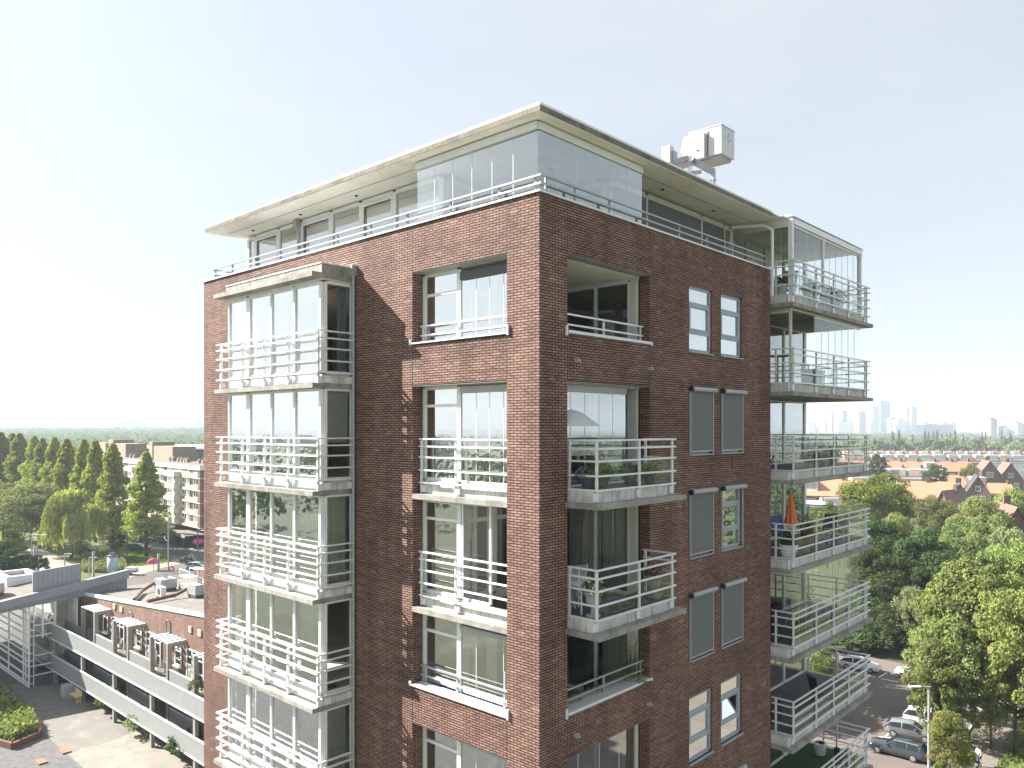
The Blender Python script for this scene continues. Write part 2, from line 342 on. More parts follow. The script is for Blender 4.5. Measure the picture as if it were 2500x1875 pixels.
# ------------------------------------------------------------------ mesh helpers
OFF = {}
def tag(o, label=None, cat=None, group=None, kind=None):
    if label: o['label'] = label
    if cat: o['category'] = cat
    if group: o['group'] = group
    if kind: o['kind'] = kind
    return o
def thing(name, label, cat, loc=(0, 0, 0), group=None, kind=None):
    o = bpy.data.objects.new(name, None); COL.objects.link(o); o.location = loc; o.empty_display_size = .3
    OFF[o.name] = Vector(loc); return tag(o, label, cat, group, kind)
def link(name, me, m=None, parent=None):
    o = bpy.data.objects.new(name, me); COL.objects.link(o)
    if m is not None and not me.materials: me.materials.append(MAT[m])
    if parent is not None: o.parent = parent
    return o
class MB:
    def __init__(s): s.v = []; s.f = []
    def quad(s, *p):
        i = len(s.v); s.v += [tuple(q) for q in p]; s.f.append(tuple(range(i, i + len(p)))); return s
    def box(s, x0, y0, z0, x1, y1, z1):
        x0, x1 = min(x0, x1), max(x0, x1); y0, y1 = min(y0, y1), max(y0, y1); z0, z1 = min(z0, z1), max(z0, z1)
        i = len(s.v)
        s.v += [(x0, y0, z0), (x1, y0, z0), (x1, y1, z0), (x0, y1, z0), (x0, y0, z1), (x1, y0, z1), (x1, y1, z1), (x0, y1, z1)]
        s.f += [(i, i + 3, i + 2, i + 1), (i + 4, i + 5, i + 6, i + 7), (i, i + 1, i + 5, i + 4), (i + 1, i + 2, i + 6, i + 5), (i + 2, i + 3, i + 7, i + 6), (i + 3, i, i + 4, i + 7)]
        return s
    def obox(s, c, ux, hx, hy, z0, z1):    # oriented box: centre, unit vector, half sizes
        ux = Vector((ux[0], ux[1], 0)).normalized(); uy = Vector((-ux.y, ux.x, 0)); i = len(s.v)
        for z in (z0, z1):
            for a, b in ((-1, -1), (1, -1), (1, 1), (-1, 1)):
                p = Vector((c[0], c[1], 0)) + ux * hx * a + uy * hy * b; s.v.append((p.x, p.y, z))
        s.f += [(i, i + 3, i + 2, i + 1), (i + 4, i + 5, i + 6, i + 7), (i, i + 1, i + 5, i + 4), (i + 1, i + 2, i + 6, i + 5), (i + 2, i + 3, i + 7, i + 6), (i + 3, i, i + 4, i + 7)]
        return s
    def tube(s, p, q, r0, r1=None, n=8, cap=True):
        p = Vector(p); q = Vector(q); r1 = r0 if r1 is None else r1
        d = (q - p); 
        if d.length < 1e-6: return s
        d.normalize(); a = d.orthogonal().normalized(); b = d.cross(a); i = len(s.v)
        for c, r in ((p, r0), (q, r1)):
            for k in range(n):
                t = 2 * pi * k / n; s.v.append(tuple(c + a * cos(t) * r + b * sin(t) * r))
        for k in range(n): s.f.append((i + k, i + (k + 1) % n, i + n + (k + 1) % n, i + n + k))
        if cap: s.f.append(tuple(i + k for k in range(n - 1, -1, -1))); s.f.append(tuple(i + n + k for k in range(n)))
        return s
    def path(s, pts, r, n=8):
        for a, b in zip(pts[:-1], pts[1:]): s.tube(a, b, r, r, n)
        return s
    def bar(s, p, q, w, h):       # rectangular bar between two points, w horizontal, h vertical-ish
        p = Vector(p); q = Vector(q); d = (q - p).normalized()
        up = Vector((0, 0, 1)) if abs(d.z) < .9 else Vector((1, 0, 0))
        a = d.cross(up).normalized() * w / 2; b = a.cross(d).normalized() * h / 2; i = len(s.v)
        for c in (p, q):
            for k in ((-1, -1), (1, -1), (1, 1), (-1, 1)): s.v.append(tuple(c + a * k[0] + b * k[1]))
        s.f += [(i, i + 3, i + 2, i + 1), (i + 4, i + 5, i + 6, i + 7), (i, i + 1, i + 5, i + 4), (i + 1, i + 2, i + 6, i + 5), (i + 2, i + 3, i + 7, i + 6), (i + 3, i, i + 4, i + 7)]
        return s
    def lathe(s, c, prof, n=14):
        i = len(s.v); m = len(prof)
        for r, z in prof:
            for k in range(n):
                t = 2 * pi * k / n; s.v.append((c[0] + r * cos(t), c[1] + r * sin(t), c[2] + z))
        for j in range(m - 1):
            for k in range(n): s.f.append((i + j * n + k, i + j * n + (k + 1) % n, i + (j + 1) * n + (k + 1) % n, i + (j + 1) * n + k))
        s.f.append(tuple(i + k for k in range(n - 1, -1, -1))); s.f.append(tuple(i + (m - 1) * n + k for k in range(n)))
        return s
    def prism(s, pts, axis, a, b):       # polygon (2D) extruded along axis 0/1/2 from a to b
        i = len(s.v); n = len(pts)
        for w in (a, b):
            for u, v in pts:
                s.v.append({0: (w, u, v), 1: (u, w, v), 2: (u, v, w)}[axis])
        s.f.append(tuple(range(i, i + n))[::-1]); s.f.append(tuple(range(i + n, i + 2 * n)))
        for k in range(n): s.f.append((i + k, i + (k + 1) % n, i + n + (k + 1) % n, i + n + k))
        return s
    def build(s, name, m, parent=None, smooth=False):
        o = Vector((0, 0, 0)); p = parent
        while p is not None: o += OFF.get(p.name, Vector((0, 0, 0))); p = p.parent
        me = bpy.data.meshes.new(name); me.from_pydata([(x - o.x, y - o.y, z - o.z) for x, y, z in s.v], [], s.f); me.update()
        if smooth: me.polygons.foreach_set('use_smooth', [True] * len(me.polygons))
        return link(name, me, m, parent)
def copy_tree(o, loc=None, rotz=None, scale=None):
    c = o.copy(); COL.objects.link(c)
    for ch in list(o.children):
        d = ch.copy(); COL.objects.link(d); d.parent = c
        for g in list(ch.children):
            e = g.copy(); COL.objects.link(e); e.parent = d
    if loc is not None: c.location = loc
    if rotz is not None: c.rotation_euler = (0, 0, rotz)
    if scale is not None: c.scale = scale if not isinstance(scale, (int, float)) else (scale,) * 3
    return c
def npmesh(name, V, Fq):
    me = bpy.data.meshes.new(name); nv = len(V); nf = len(Fq); k = Fq.shape[1]
    me.vertices.add(nv); me.vertices.foreach_set('co', np.asarray(V, np.float32).ravel())
    me.loops.add(nf * k); me.loops.foreach_set('vertex_index', np.asarray(Fq, np.int32).ravel())
    me.polygons.add(nf); me.polygons.foreach_set('loop_start', np.arange(0, nf * k, k, dtype=np.int32))
    me.polygons.foreach_set('loop_total', np.full(nf, k, np.int32)); me.update(calc_edges=True); return me
def leaf_quads(P, N, size, aspect=1.0, rng=RNG):
    n = len(P); N = N / (np.linalg.norm(N, axis=1, keepdims=True) + 1e-9)
    r = rng.normal(size=(n, 3)); U = np.cross(N, r); U /= (np.linalg.norm(U, axis=1, keepdims=True) + 1e-9); Vv = np.cross(N, U)
    s = (np.asarray(size) * rng.uniform(.6, 1.3, n))[:, None]
    U = U * s * .5; Vv = Vv * s * .5 * aspect
    V = np.stack([P - U, P + Vv * .8 - U * .1, P + U, P - Vv * .8 + U * .1], 1).reshape(-1, 3)
    Fq = np.arange(n * 4).reshape(n, 4); return V, Fq

# ================================================================== GROUND
def sheet(name, pts, z, m, kind='structure'):
    b = MB(); b.quad(*[(x, y, z) for x, y in pts]); o = b.build(name, m); o['kind'] = kind; return o
b = MB(); b.quad((-9000, -9000, 0), (9000, -9000, 0), (9000, 9000, 0), (-9000, 9000, 0)); g0 = b.build('ground', 'earth'); g0['kind'] = 'structure'

# ================================================================== TOWER
T = thing('apartment_tower', 'brown brick residential tower with white balconies and an overhanging flat roof, filling the middle', 'building', (0, 0, 0))
XL, YR = -15.82, 11.66
def zs(k): return 26.1 - 2.9 * (k - 1)          # underside of storey slab k
KN = 7
def wall_cells(mb, plane, us, zsx, holes, t0, t1):
    """boxes for every cell of the grid not inside a hole. plane 'y': wall faces -Y; 'x': faces +X"""
    for i in range(len(us) - 1):
        run = None
        for j in range(len(zsx) - 1):
            u = (us[i] + us[i + 1]) / 2; z = (zsx[j] + zsx[j + 1]) / 2
            hole = any(a < u < b and c < z < d for a, b, c, d in holes)
            if not hole:
                run = (run[0], zsx[j + 1]) if run else (zsx[j], zsx[j + 1])
            if hole or j == len(zsx) - 2:
                if run:
                    if plane == 'y': mb.box(us[i], t0, run[0], us[i + 1], t1, run[1])
                    else: mb.box(t0, us[i], run[0], t1, us[i + 1], run[1])
                run = None
def holes_to_grid(lo, hi, z0, z1, holes):
    us = sorted(set([lo, hi] + [h[0] for h in holes] + [h[1] for h in holes])); zz = sorted(set([z0, z1] + [h[2] for h in holes] + [h[3] for h in holes]))
    return us, zz
OL = (-4.32, -0.98); OR = (0.98, 4.42)
holesL = [(OL[0], OL[1], 27.15, 29.0), (OL[0], OL[1], 18.38, 26.1), (OL[0], OL[1], 6.8, 17.42)]
bayX = (-12.02, -6.84)
holesL.append((bayX[0], bayX[1], 6.0, 29.12))
holesR = [(OR[0], OR[1], 27.17, 29.0), (OR[0], OR[1], 18.45, 26.1), (OR[0], OR[1], 6.8, 17.42)]
winA, winB = (6.43, 7.73), (8.28, 9.60)
for k in range(1, KN + 1):
    for a in (winA, winB): holesR.append((a[0], a[1], 27.16 - 2.9 * (k - 1), 29.02 - 2.9 * (k - 1)))
mb = MB(); us, zz = holes_to_grid(XL, 0., 0., 30.2, holesL); wall_cells(mb, 'y', us, zz, holesL, 0., .32); mb.build('wall', 'brick', T)
mb = MB(); us, zz = holes_to_grid(.32, YR, 0., 30.2, holesR); wall_cells(mb, 'x', us, zz, holesR, -.32, 0.); mb.build('wall', 'brick', T)
mb = MB(); mb.box(XL, .32, 0, XL + .32, 19.2, 30.2); mb.box(XL + .32, 18.9, 0, -1.9, 19.2, 29.3); mb.box(-2.2, YR, 0, -.32, YR + .0, 0.01) if False else None
mb.box(-.98, .32, 0, -.32, .98, 29.3)      # inside of corner pier
mb.box(-1.9, YR - .3, 0, -.32, YR, 29.3)
mb.build('wall', 'brick', T)
# expansion joints
mb = MB()
for x in (OL[0], OL[1]):
    for z0, z1 in ((26.1, 27.13), (29.0, 30.2), (17.42, 18.36)): mb.box(x - .008, -.003, z0, x + .008, 0.001, z1)
for y in OR:
    for z0, z1 in ((26.1, 27.13), (29.0, 30.2), (17.42, 18.36)): mb.box(-.001, y - .008, z0, .003, y + .008, z1)
mb.build('expansion_joint', 'black', T)
# floor slabs and inner walls
mb = MB()
for k in range(0, KN + 1):
    z = zs(k) + .05
    mb.box(XL + .33, .33, z, -.33, YR - .31, z + .2)
    mb.box(XL + .33, YR - .3, z, -1.92, 18.88, z + .2)
mb.build('floor_slab', 'plaster', T)
mb = MB()
mb.box(XL + .325, .34, 5.2, XL + .37, 4.99, 29.2)
mb.box(-15.2, 5.0, 5.2, -3.6, 5.15, 31.8)            # back walls of the front rooms
mb.box(-6.0, 5.16, 5.2, -5.85, 18.8, 31.8)
mb.box(-5.6, .34, 5.2, -5.5, 4.9, 29.0)
mb.box(-5.8, 12.0, 5.2, -1.95, 12.1, 31.8)
mb.build('inner_wall', 'plaster', T)

def pane_y(mb, x0, x1, y, z0, z1): mb.quad((x0, y, z0), (x1, y, z0), (x1, y, z1), (x0, y, z1))
def pane_x(mb, x, y0, y1, z0, z1): mb.quad((x, y0, z0), (x, y1, z0), (x, y1, z1), (x, y0, z1))
def frame_y(mb, xs, zz, y0, y1, w=.06):     # grid of frame members at xs and zz lines
    for x, ww in xs: mb.box(x - ww / 2, y0, zz[0][0], x + ww / 2, y1, zz[-1][0])
    for i in range(len(xs) - 1):
        for z, hh in zz: mb.box(xs[i][0] + xs[i][1] / 2, y0 + .004, z - hh / 2, xs[i + 1][0] - xs[i + 1][1] / 2, y1 - .004, z + hh / 2)
def frame_x(mb, ys, zz, x0, x1):
    for y, ww in ys: mb.box(x0, y - ww / 2, zz[0][0], x1, y + ww / 2, zz[-1][0])
    for i in range(len(ys) - 1):
        for z, hh in zz: mb.box(x0 + .004, ys[i][0] + ys[i][1] / 2, z - hh / 2, x1 - .004, ys[i + 1][0] - ys[i + 1][1] / 2, z + hh / 2)

RAILS5 = (1.52, 1.33, 1.05, .72, .40)
# ---------------- bay windows down the left side of the sunlit front
ORD = ['topmost', 'second', 'third', 'fourth', 'fifth', 'sixth', 'lowest']
def drape(name, p, q, z0, z1, m, label, group=None, amp=.035, folds=9, gather=0.):
    p = Vector(p); q = Vector(q); d = q - p; Ln = d.length; d.normalize(); nrm = Vector((d.y, -d.x, 0)); n = max(12, int(folds * 8)); mbx = MB()
    rs = random.Random(int(abs(p.x * 31 + p.y * 17 + z0 * 7) * 100))
    ph = [rs.uniform(-.5, .5) for _ in range(n + 1)]
    rows = 5; i0 = 0; vs = []
    for j in range(rows):
        t = j / (rows - 1); z = z0 + (z1 - z0) * t
        for i in range(n + 1):
            s_ = i / n; off = amp * (sin(s_ * folds * 2 * pi + ph[i] * .8 + .6 * sin(t * 2)) + .35 * sin(s_ * folds * 5.1 * pi)) * (1.15 - .4 * t)
            c = p + d * (Ln * s_) + nrm * off
            mbx.v.append((c.x, c.y, z))
    for j in range(rows - 1):
        for i in range(n): mbx.f.append((j * (n + 1) + i, j * (n + 1) + i + 1, (j + 1) * (n + 1) + i + 1, (j + 1) * (n + 1) + i))
    o = mbx.build(name, m, None, True); tag(o, label, 'curtain', group); return o

MULL = [-12.02, -10.78, -9.46, -8.22, -6.9]
for k in range(1, 7):
    z = zs(k); zb, zt = z + .40, z + 2.86
    win = thing('bay_window', None, None); win.parent = T; del_keys = None
    fr = MB()
    frame_y(fr, [(-11.98, .07), (-10.78, .20), (-9.46, .07), (-8.22, .09), (-6.93, .10)], [(zb, .10), (zb + .07, .05), (zt, .10)], -1.05, -.97)
    fr.box(-12.02, -1.05, z + .11, -6.84, -.95, zb - .05)                     # white spandrel
    fr.box(-12.02, -1.05, zt + .05, -6.84, -.95, z + 2.99)
    frame_x(fr, [(-.915, .09), (-.06, .08)], [(zb, .10), (zt, .09)], -6.94, -6.84)
    fr.box(-6.94, -.95, z + .30, -6.842, -.01, zb - .06); fr.box(-6.94, -.95, zt + .06, -6.842, -.01, z + 2.99)
    frame_x(fr, [(-.90, .1), (-.06, .10)], [(zb, .12), (zt, .12)], -12.02, -11.93)
    fr.build('frame', 'frame', win)
    for a, c in zip([-11.945, -10.68, -9.425, -8.17], [-10.88, -9.495, -8.265, -6.985]):
        g = MB(); pane_y(g, a, c, -1.0, zb + .05, zt - .05); g.build('pane', 'glass_high' if k < 3 else 'glass', win)
    g = MB(); pane_x(g, -6.88, -.868, -.102, zb + .05, zt - .047); g.build('pane', 'glass_clear', win)
    g = MB(); pane_x(g, -11.97, -.85, -.11, zb + .06, zt - .06); g.build('pane', 'glass', win)
    if k == 4:
        g = MB(); g.box(-9.40, -.93, zb + .1, -8.30, -.91, zt - .05); g.build('screen', 'screen', win)
    if k == 2:
        g = MB(); g.box(-6.99, -.82, zb + 1.0, -6.97, -.12, zt - .06); g.build('screen', 'curtain_grey', win)
    bal = thing('balcony', None, None); bal.parent = T
    s_ = MB(); s_.box(-12.33, -1.36, z - .02, -6.80, -.945, z + .105); s_.box(-12.33, -.945, z - .02, -12.03, -.02, z + .105); s_.box(-12.02, -.945, z - .02, -6.80, -.015, z + .108); s_.build('slab', 'concrete', bal)
    s_ = MB(); s_.box(-6.95, -1.07, z + .112, -6.80, -.01, z + .295); s_.build('upstand', 'upstand', bal)
    r = MB()
    for i, dz in enumerate(RAILS5):
        zz_ = z + dz
        r.box(-12.40, -1.26, zz_ - .019, -6.72, -1.20, zz_ + .019)
        r.box(-6.78, -1.196, zz_ - .021, -6.72, -.06, zz_ + .021)
        r.box(-12.40, -1.196, zz_ - .021, -12.34, -.06, zz_ + .021)
    for x in (-12.23, -10.89, -9.60, -8.31, -6.83):
        r.box(x - .03, -1.198, z + .12, x + .03, -1.13, z + 1.50)
        r.box(x + .035, -1.19, z + .15, x + .05, -1.06, z + .30)
    r.box(-6.798, -1.0, z + .13, -6.76, -.80, z + .31); r.box(-6.798, -.26, z + .13, -6.76, -.10, z + .31)
    for x in (-11.2, -9.9, -8.6): r.tube((x, -1.12, z + .25), (x + .25, -1.08, z + .2), .02, .02, 5); r.tube((x + .25, -1.08, z + .2), (x + .1, -1.08, z + .13), .02, .02, 5)
    r.build('railing', 'rail', bal)
# cover on top of the bay
cv = thing('bay_roof', None, None); cv.parent = T
s_ = MB(); s_.box(-12.33, -1.38, 29.06, -6.80, -.01, 29.19); s_.box(-12.09, -1.07, 29.192, -6.80, -.01, 29.44); s_.build('slab', 'concrete', cv)
s_ = MB(); s_.box(-12.10, -1.09, 29.442, -6.79, -.0, 29.475); s_.build('flashing', 'white', cv)
s_ = MB(); s_.box(-6.80, -.16, 29.22, -6.70, -.005, 29.52); s_.tube((-6.74, -.09, 6), (-6.74, -.09, 29.22), .045); s_.build('downpipe', 'alu', cv)
for i in (0,): pass

# curtains of the bay
for k, mat_, nm in ((2, 'net', 'pale'), (3, 'curtain_green', 'grey green'), (4, 'curtain_green', 'grey green'), (5, 'curtain_grey', 'grey'), (6, 'curtain_grey', 'grey')):
    z = zs(k) + .46; zt = zs(k) + 2.8
    segs = {2: ((-11.9, -10.9), (-10.6, -10.1), (-8.0, -7.2)), 3: ((-11.8, -10.95), (-10.55, -9.5), (-9.4, -8.3), (-8.15, -7.1)), 4: ((-11.5, -10.9), (-10.5, -9.6), (-8.1, -7.3)), 5: ((-11.8, -11.0), (-10.6, -8.3), (-8.1, -7.1)), 6: ((-11.8, -11.0), (-10.6, -8.3), (-8.1, -7.1))}[k]
    for i, (a, c) in enumerate(segs):
        pos = ['left', 'middle', 'right', 'far right'][i if len(segs) == 4 or i < 2 else 2]
        drape('curtain', (a, -.84, 0), (c, -.84, 0), z, zt, mat_, f'{nm} curtain at the {pos} of the {ORD[k-1]} bay window from the top', None, .045, max(3, int((c - a) * 9)))
drape('curtain', (-7.08, -.40, 0), (-7.08, -.10, 0), zs(1) + .46, zs(1) + 2.8, 'curtain_print', 'dark leaf print curtain gathered at the side pane of the topmost bay window', None, .03, 5)
for k in (3, 5, 6): drape('curtain', (-7.10, -.80, 0), (-7.10, -.1, 0), zs(k) + .46, zs(k) + 2.8, 'curtain_green' if k == 3 else 'curtain_grey', f'pleated curtain across the side pane of the {ORD[k-1]} bay window from the top', None, .04, 7)

# ---------------- loggia at the corner
for k in range(1, KN + 1):
    z = zs(k); fl = z + .25; top = z + 2.9; bot = fl + .08
    full = k in (2, 3, 5, 6, 7); 
    if k == 1: zt = 29.0
    elif k in (5,): zt = 17.42
    else: zt = top - .02
    if k == 4: zt = zs(3) - .02
    # loggia soffit and floor
    s_ = MB(); s_.box(-2.86, .34, z + .252, -.34, 4.28, z + .27); s_.build('loggia_floor', 'floor', T)
    s_ = MB(); s_.box(-2.86, .34, zt + .0 - .03, -.34, 4.28, zt - .01); s_.build('ceiling', 'ceiling', T)
    s_ = MB(); s_.box(OL[0] + .002, .01, zt - .012, OL[1] - .002, .319, zt - .003); s_.build('lintel_plate', 'alu', T)
    s_ = MB(); s_.box(-.319, OR[0] + .002, zt - .012, -.01, OR[1] - .002, zt - .003); s_.build('lintel_plate', 'alu', T)
    # fixed window beside the loggia (sunlit side)
    lw = thing('corner_window', None, None); lw.parent = T
    w0 = z + .52; w1 = zt - .07; tr = w1 - .44
    if k == 1: w1 = 28.93; tr = 28.42
    fr = MB(); frame_y(fr, [(-4.27, .10), (-2.95, .14)], [(w0 - .05, .12), (tr, .07), (w1 + .02, .10)], .35, .43)
    fr.box(-4.319, .352, z + .252, -2.90, .43, w0 - .11); fr.box(-4.319, .352, w1 + .07, -2.88, .43, zt) if w1 + .07 < zt else None
    # side of the window box looking into the loggia
    frame_x(fr, [(.55, .22), (.86, .12), (1.5, .3), (2.9, .12), (4.22, .12)], [(w0 - .05, .12), (tr, .10), (w1 + .02, .10)], -2.96, -2.88)
    fr.box(-2.955, .44, z + .252, -2.882, 4.28, w0 - .11)
    fr.build('frame', 'frame', lw)
    for a, c in ((w0 + .01, tr - .035), (tr + .035, w1 - .03)):
        g = MB(); pane_y(g, -4.22, -3.02, .39, a, c); g.build('pane', 'glass_high' if k < 3 else 'glass', lw)
        g = MB(); pane_x(g, -2.92, .66, .80, a, c); g.build('pane', 'glass', lw)
        g = MB(); pane_x(g, -2.92, 1.65, 2.84, a, c); pane_x(g, -2.92, 2.96, 4.16, a, c); g.build('pane', 'glass', lw)
    # sliding doors at the back of the loggia
    sd_ = thing('sliding_door', None, None); sd_.parent = T
    dt = zt - .12
    fr = MB(); frame_y(fr, [(-2.80, .10), (-1.68, .09), (-.58, .08)], [(fl + .06, .10), (dt, .08)], 4.30, 4.38)
    fr.box(-2.9, 4.302, dt + .04, -.3, 4.38, zt - .012)
    fr.build('frame', 'frame', sd_)
    fr = MB(); fr.box(-.54, 4.29, fl - .0, -.325, 4.37, dt + .03); fr.build('panel', 'cream', sd_)
    g = MB(); pane_y(g, -2.75, -1.725, 4.34, fl + .11, dt - .04); pane_y(g, -1.635, -.62, 4.34, fl + .11, dt - .04); g.build('pane', 'glass_clear', sd_)
# sheet glass screens (folding) : part of the tower
def folding_y(xs, y, z0, z1, head, hm='alu', gm='glass'):
    t = thing('glass_screen', None, None); t.parent = T
    for a, c in zip(xs[:-1], xs[1:]): g = MB(); pane_y(g, a + .008, c - .008, y, z0, z1); g.build('pane', gm, t)
    f = MB()
    for x in xs[1:-1]: f.box(x - .006, y - .006, z0, x + .006, y + .006, z1)
    f.box(xs[0], y - .03, z0 - .06, xs[-1], y + .03, z0 - .003); f.build('rail_strip', 'frame', t)
    f = MB(); f.box(xs[0], y - .08, z1 + .005, xs[-1], y + .06, z1 + head); f.build('head_box', hm, t)
def folding_x(x, ys, z0, z1, head, hm='alu', gm='glass'):
    t = thing('glass_screen', None, None); t.parent = T
    for a, c in zip(ys[:-1], ys[1:]): g = MB(); pane_x(g, x, a + .008, c - .008, z0, z1); g.build('pane', gm, t)
    f = MB()
    for y in ys[1:-1]: f.box(x - .006, y - .006, z0, x + .006, y + .006, z1)
    f.box(x - .03, ys[0], z0 - .06, x + .03, ys[-1], z0 - .003); f.build('rail_strip', 'frame', t)
    f = MB(); f.box(x - .08, ys[0], z1 + .005, x + .04, ys[-1], z1 + head); f.build('head_box', hm, t)
folding_y([-2.86, -2.36, -1.9, -1.44, -.985], .38, 26.5, 28.66, .20, 'darkgrey', 'glass_high')
folding_y([-2.86, -2.36, -1.9, -1.44, -.985], .38, zs(2) + .5, 25.86, .17, 'alu', 'glass_high')
folding_y([-2.86, -2.36, -1.44, -.985], .38, zs(4) + .5, 20.0, .12)
folding_y([-2.86, -2.36, -1.9, -1.44, -.985], .38, zs(5) + .5, 17.2, .17)
folding_x(-.37, [.985, 1.55, 2.12, 2.7, 3.28, 3.85], zs(2) + .45, 25.86, .18)
folding_x(-.37, [.985, 1.85, 2.7, 3.55, 4.41], zs(5) + .45, 17.2, .17)
g = MB(); pane_y(g, -2.80, -1.9, .38, zs(3) + .5, zs(3) + 2.8)
dg = thing('french_door', None, None); dg.parent = T; g.build('pane', 'glass_clear', dg)
f = MB(); frame_y(f, [(-2.83, .05), (-1.87, .07)], [(zs(3) + .46, .08), (zs(3) + 2.83, .06)], .36, .41); f.box(-.99 - .05, .36, zs(3) + .45, -.985, .41, zs(3) + 2.85); f.build('frame', 'frame', dg)
# sills on the brick parapets
for k, zz_ in ((1, 27.15), (4, 18.38)):
    s_ = MB(); s_.box(OL[0] + .005, -.05, zz_ + .001, OL[1] - .005, .33, zz_ + .04); s_.box(OL[0] - .02, -.055, zz_ - .02, OL[0] + .02, -.002, zz_ + .14) if False else None
    s_.build('sill', 'coping', T)
    s_ = MB(); s_.box(-.60, OR[0] + .005, zz_ + .03, .05, OR[1] - .14, zz_ + .10); s_.box(-.33, OR[1] - .14, zz_ + .03, .05, OR[1] - .005, zz_ + .10); s_.build('sill', 'coping', T)
    s_ = MB(); s_.box(-.58, OR[0] + .01, zs(k) + .28, -.335, OR[1] - .15, zz_ + .025); s_.build('parapet', 'cream', T)
    for bx_ in ((-.95, -.05, zz_ - .03, -.90, -.003, zz_ + .2), (.003, .90, zz_ - .03, .05, .95, zz_ + .2), (.003, OR[1] + .03, zz_, .05, OR[1] + .08, zz_ + .10), (OL[0] - .08, -.05, zz_ - .02, OL[0] - .02, -.003, zz_ + .10)): s_ = MB(); s_.box(*bx_); s_.build('flashing', 'coping', T)
    r = MB()
    for dz in (.48, .24):
        r.box(-4.28, .23, zz_ + dz - .02, -.985, .28, zz_ + dz + .02); r.box(-.23, .985, zz_ + dz + .01, -.18, 4.39, zz_ + dz + .05)
    for x in (-4.24, -2.95): r.box(x - .03, .283, zz_ + .04, x + .03, .32, zz_ + .48)
    if k == 4: r.box(-1.36, .283, zz_ + .04, -1.30, .32, zz_ + .90)
    for y in (2.72, 4.35): r.box(-.27, y - .03, zz_ + .101, -.233, y + .03, zz_ + .51)
    r.build('railing', 'rail' if k == 1 else 'alu', T)
# small lamps on the shaded brick
s_ = MB()
for y, z in ((1.22, 26.52), (4.3, 26.5), (1.2, 17.85), (4.25, 17.78)): s_.box(.002, y, z, .10, y + .1, z + .09); s_.box(.10, y + .02, z + .01, .15, y + .08, z + .06)
s_.build('wall_lamp', 'greyframe', T)
# flush french balconies in the sunlit opening (storeys 2 and 3) and below
for k in (2, 3, 5, 6):
    z = zs(k)
    bal = thing('balcony', None, None); bal.parent = T
    s_ = MB(); s_.box(-4.319, -.0, z - .02, -.981, .30, z + .11); s_.build('slab', 'concrete', bal)
    s_ = MB(); s_.box(-4.30, .25, z + .112, -.982, .345, z + .44); s_.build('upstand', 'upstand', bal)
    if k > 3: continue
    r = MB()
    for dz in RAILS5: r.box(-4.22, .13, z + dz - .019, -.983, .18, z + dz + .019)
    for x in (-4.19, -2.90): r.box(x - .03, .183, z + .14, x + .03, .22, z + 1.50); r.box(x + .035, .185, z + .16, x + .14, .245, z + .33)
    r.build('railing', 'rail', bal)
# projecting balconies in the shaded opening (storeys 2 and 3)
def railing_L(parent, x1, y0, y1, z, posts_x, posts_y, x0=-.0, far=True):
    """near return at y0, front at x1, far return at y1"""
    r = MB()
    for dz in RAILS5:
        a, c = z + dz - .019, z + dz + .022
        r.box(x1, y0, a, x1 + .05, y1 + .04, c)
        r.box(x0, y0 - .0, a, x1 - .003, y0 + .05, c)
        if far: r.box(x0, y1 - .01, a, x1 - .003, y1 + .04, c)
    for y in posts_y: r.box(x1 - .05, y - .03, z + .14, x1 - .003, y + .03, z + 1.50); r.box(x1 - .045, y - .12, z + .16, x1 - .003, y - .032, z + .34)
    for x in posts_x: r.box(x - .03, y0 + .05, z + .14, x + .03, y0 + .10, z + 1.50); r.box(x + .033, y0 + .053, z + .16, x + .14, y0 + .09, z + .34)
    if far:
        for x in posts_x: r.box(x - .03, y1 - .06, z + .14, x + .03, y1 - .013, z + 1.50)
    r.build('railing', 'rail', parent)
for k in (2, 3):
    z = zs(k); bal = thing('balcony', None, None); bal.parent = T
    s_ = MB(); s_.box(-.33, .985, z - .02, -.0, 4.41, z + .11); s_.box(0.002, .90, z - .02, .97, 4.62, z + .11); s_.build('slab', 'concrete', bal)
    s_ = MB(); s_.box(-.33, .99, z + .112, .74, 4.40, z + .385); s_.build('upstand', 'upstand', bal)
    s_ = MB(); s_.box(-.32, 1.05, z + .386, .68, 4.34, z + .395); s_.build('deck', 'floor', bal)
    railing_L(bal, .80, 1.0, 4.28, z, [-.02], [1.06, 2.75, 4.24], -.12)
    g = MB(); pane_x(g, .735, 1.12, 2.68, z + .42, z + 1.06); pane_x(g, .735, 2.80, 4.18, z + .42, z + 1.06); g.build('glass_panel', 'glass_rail', bal)
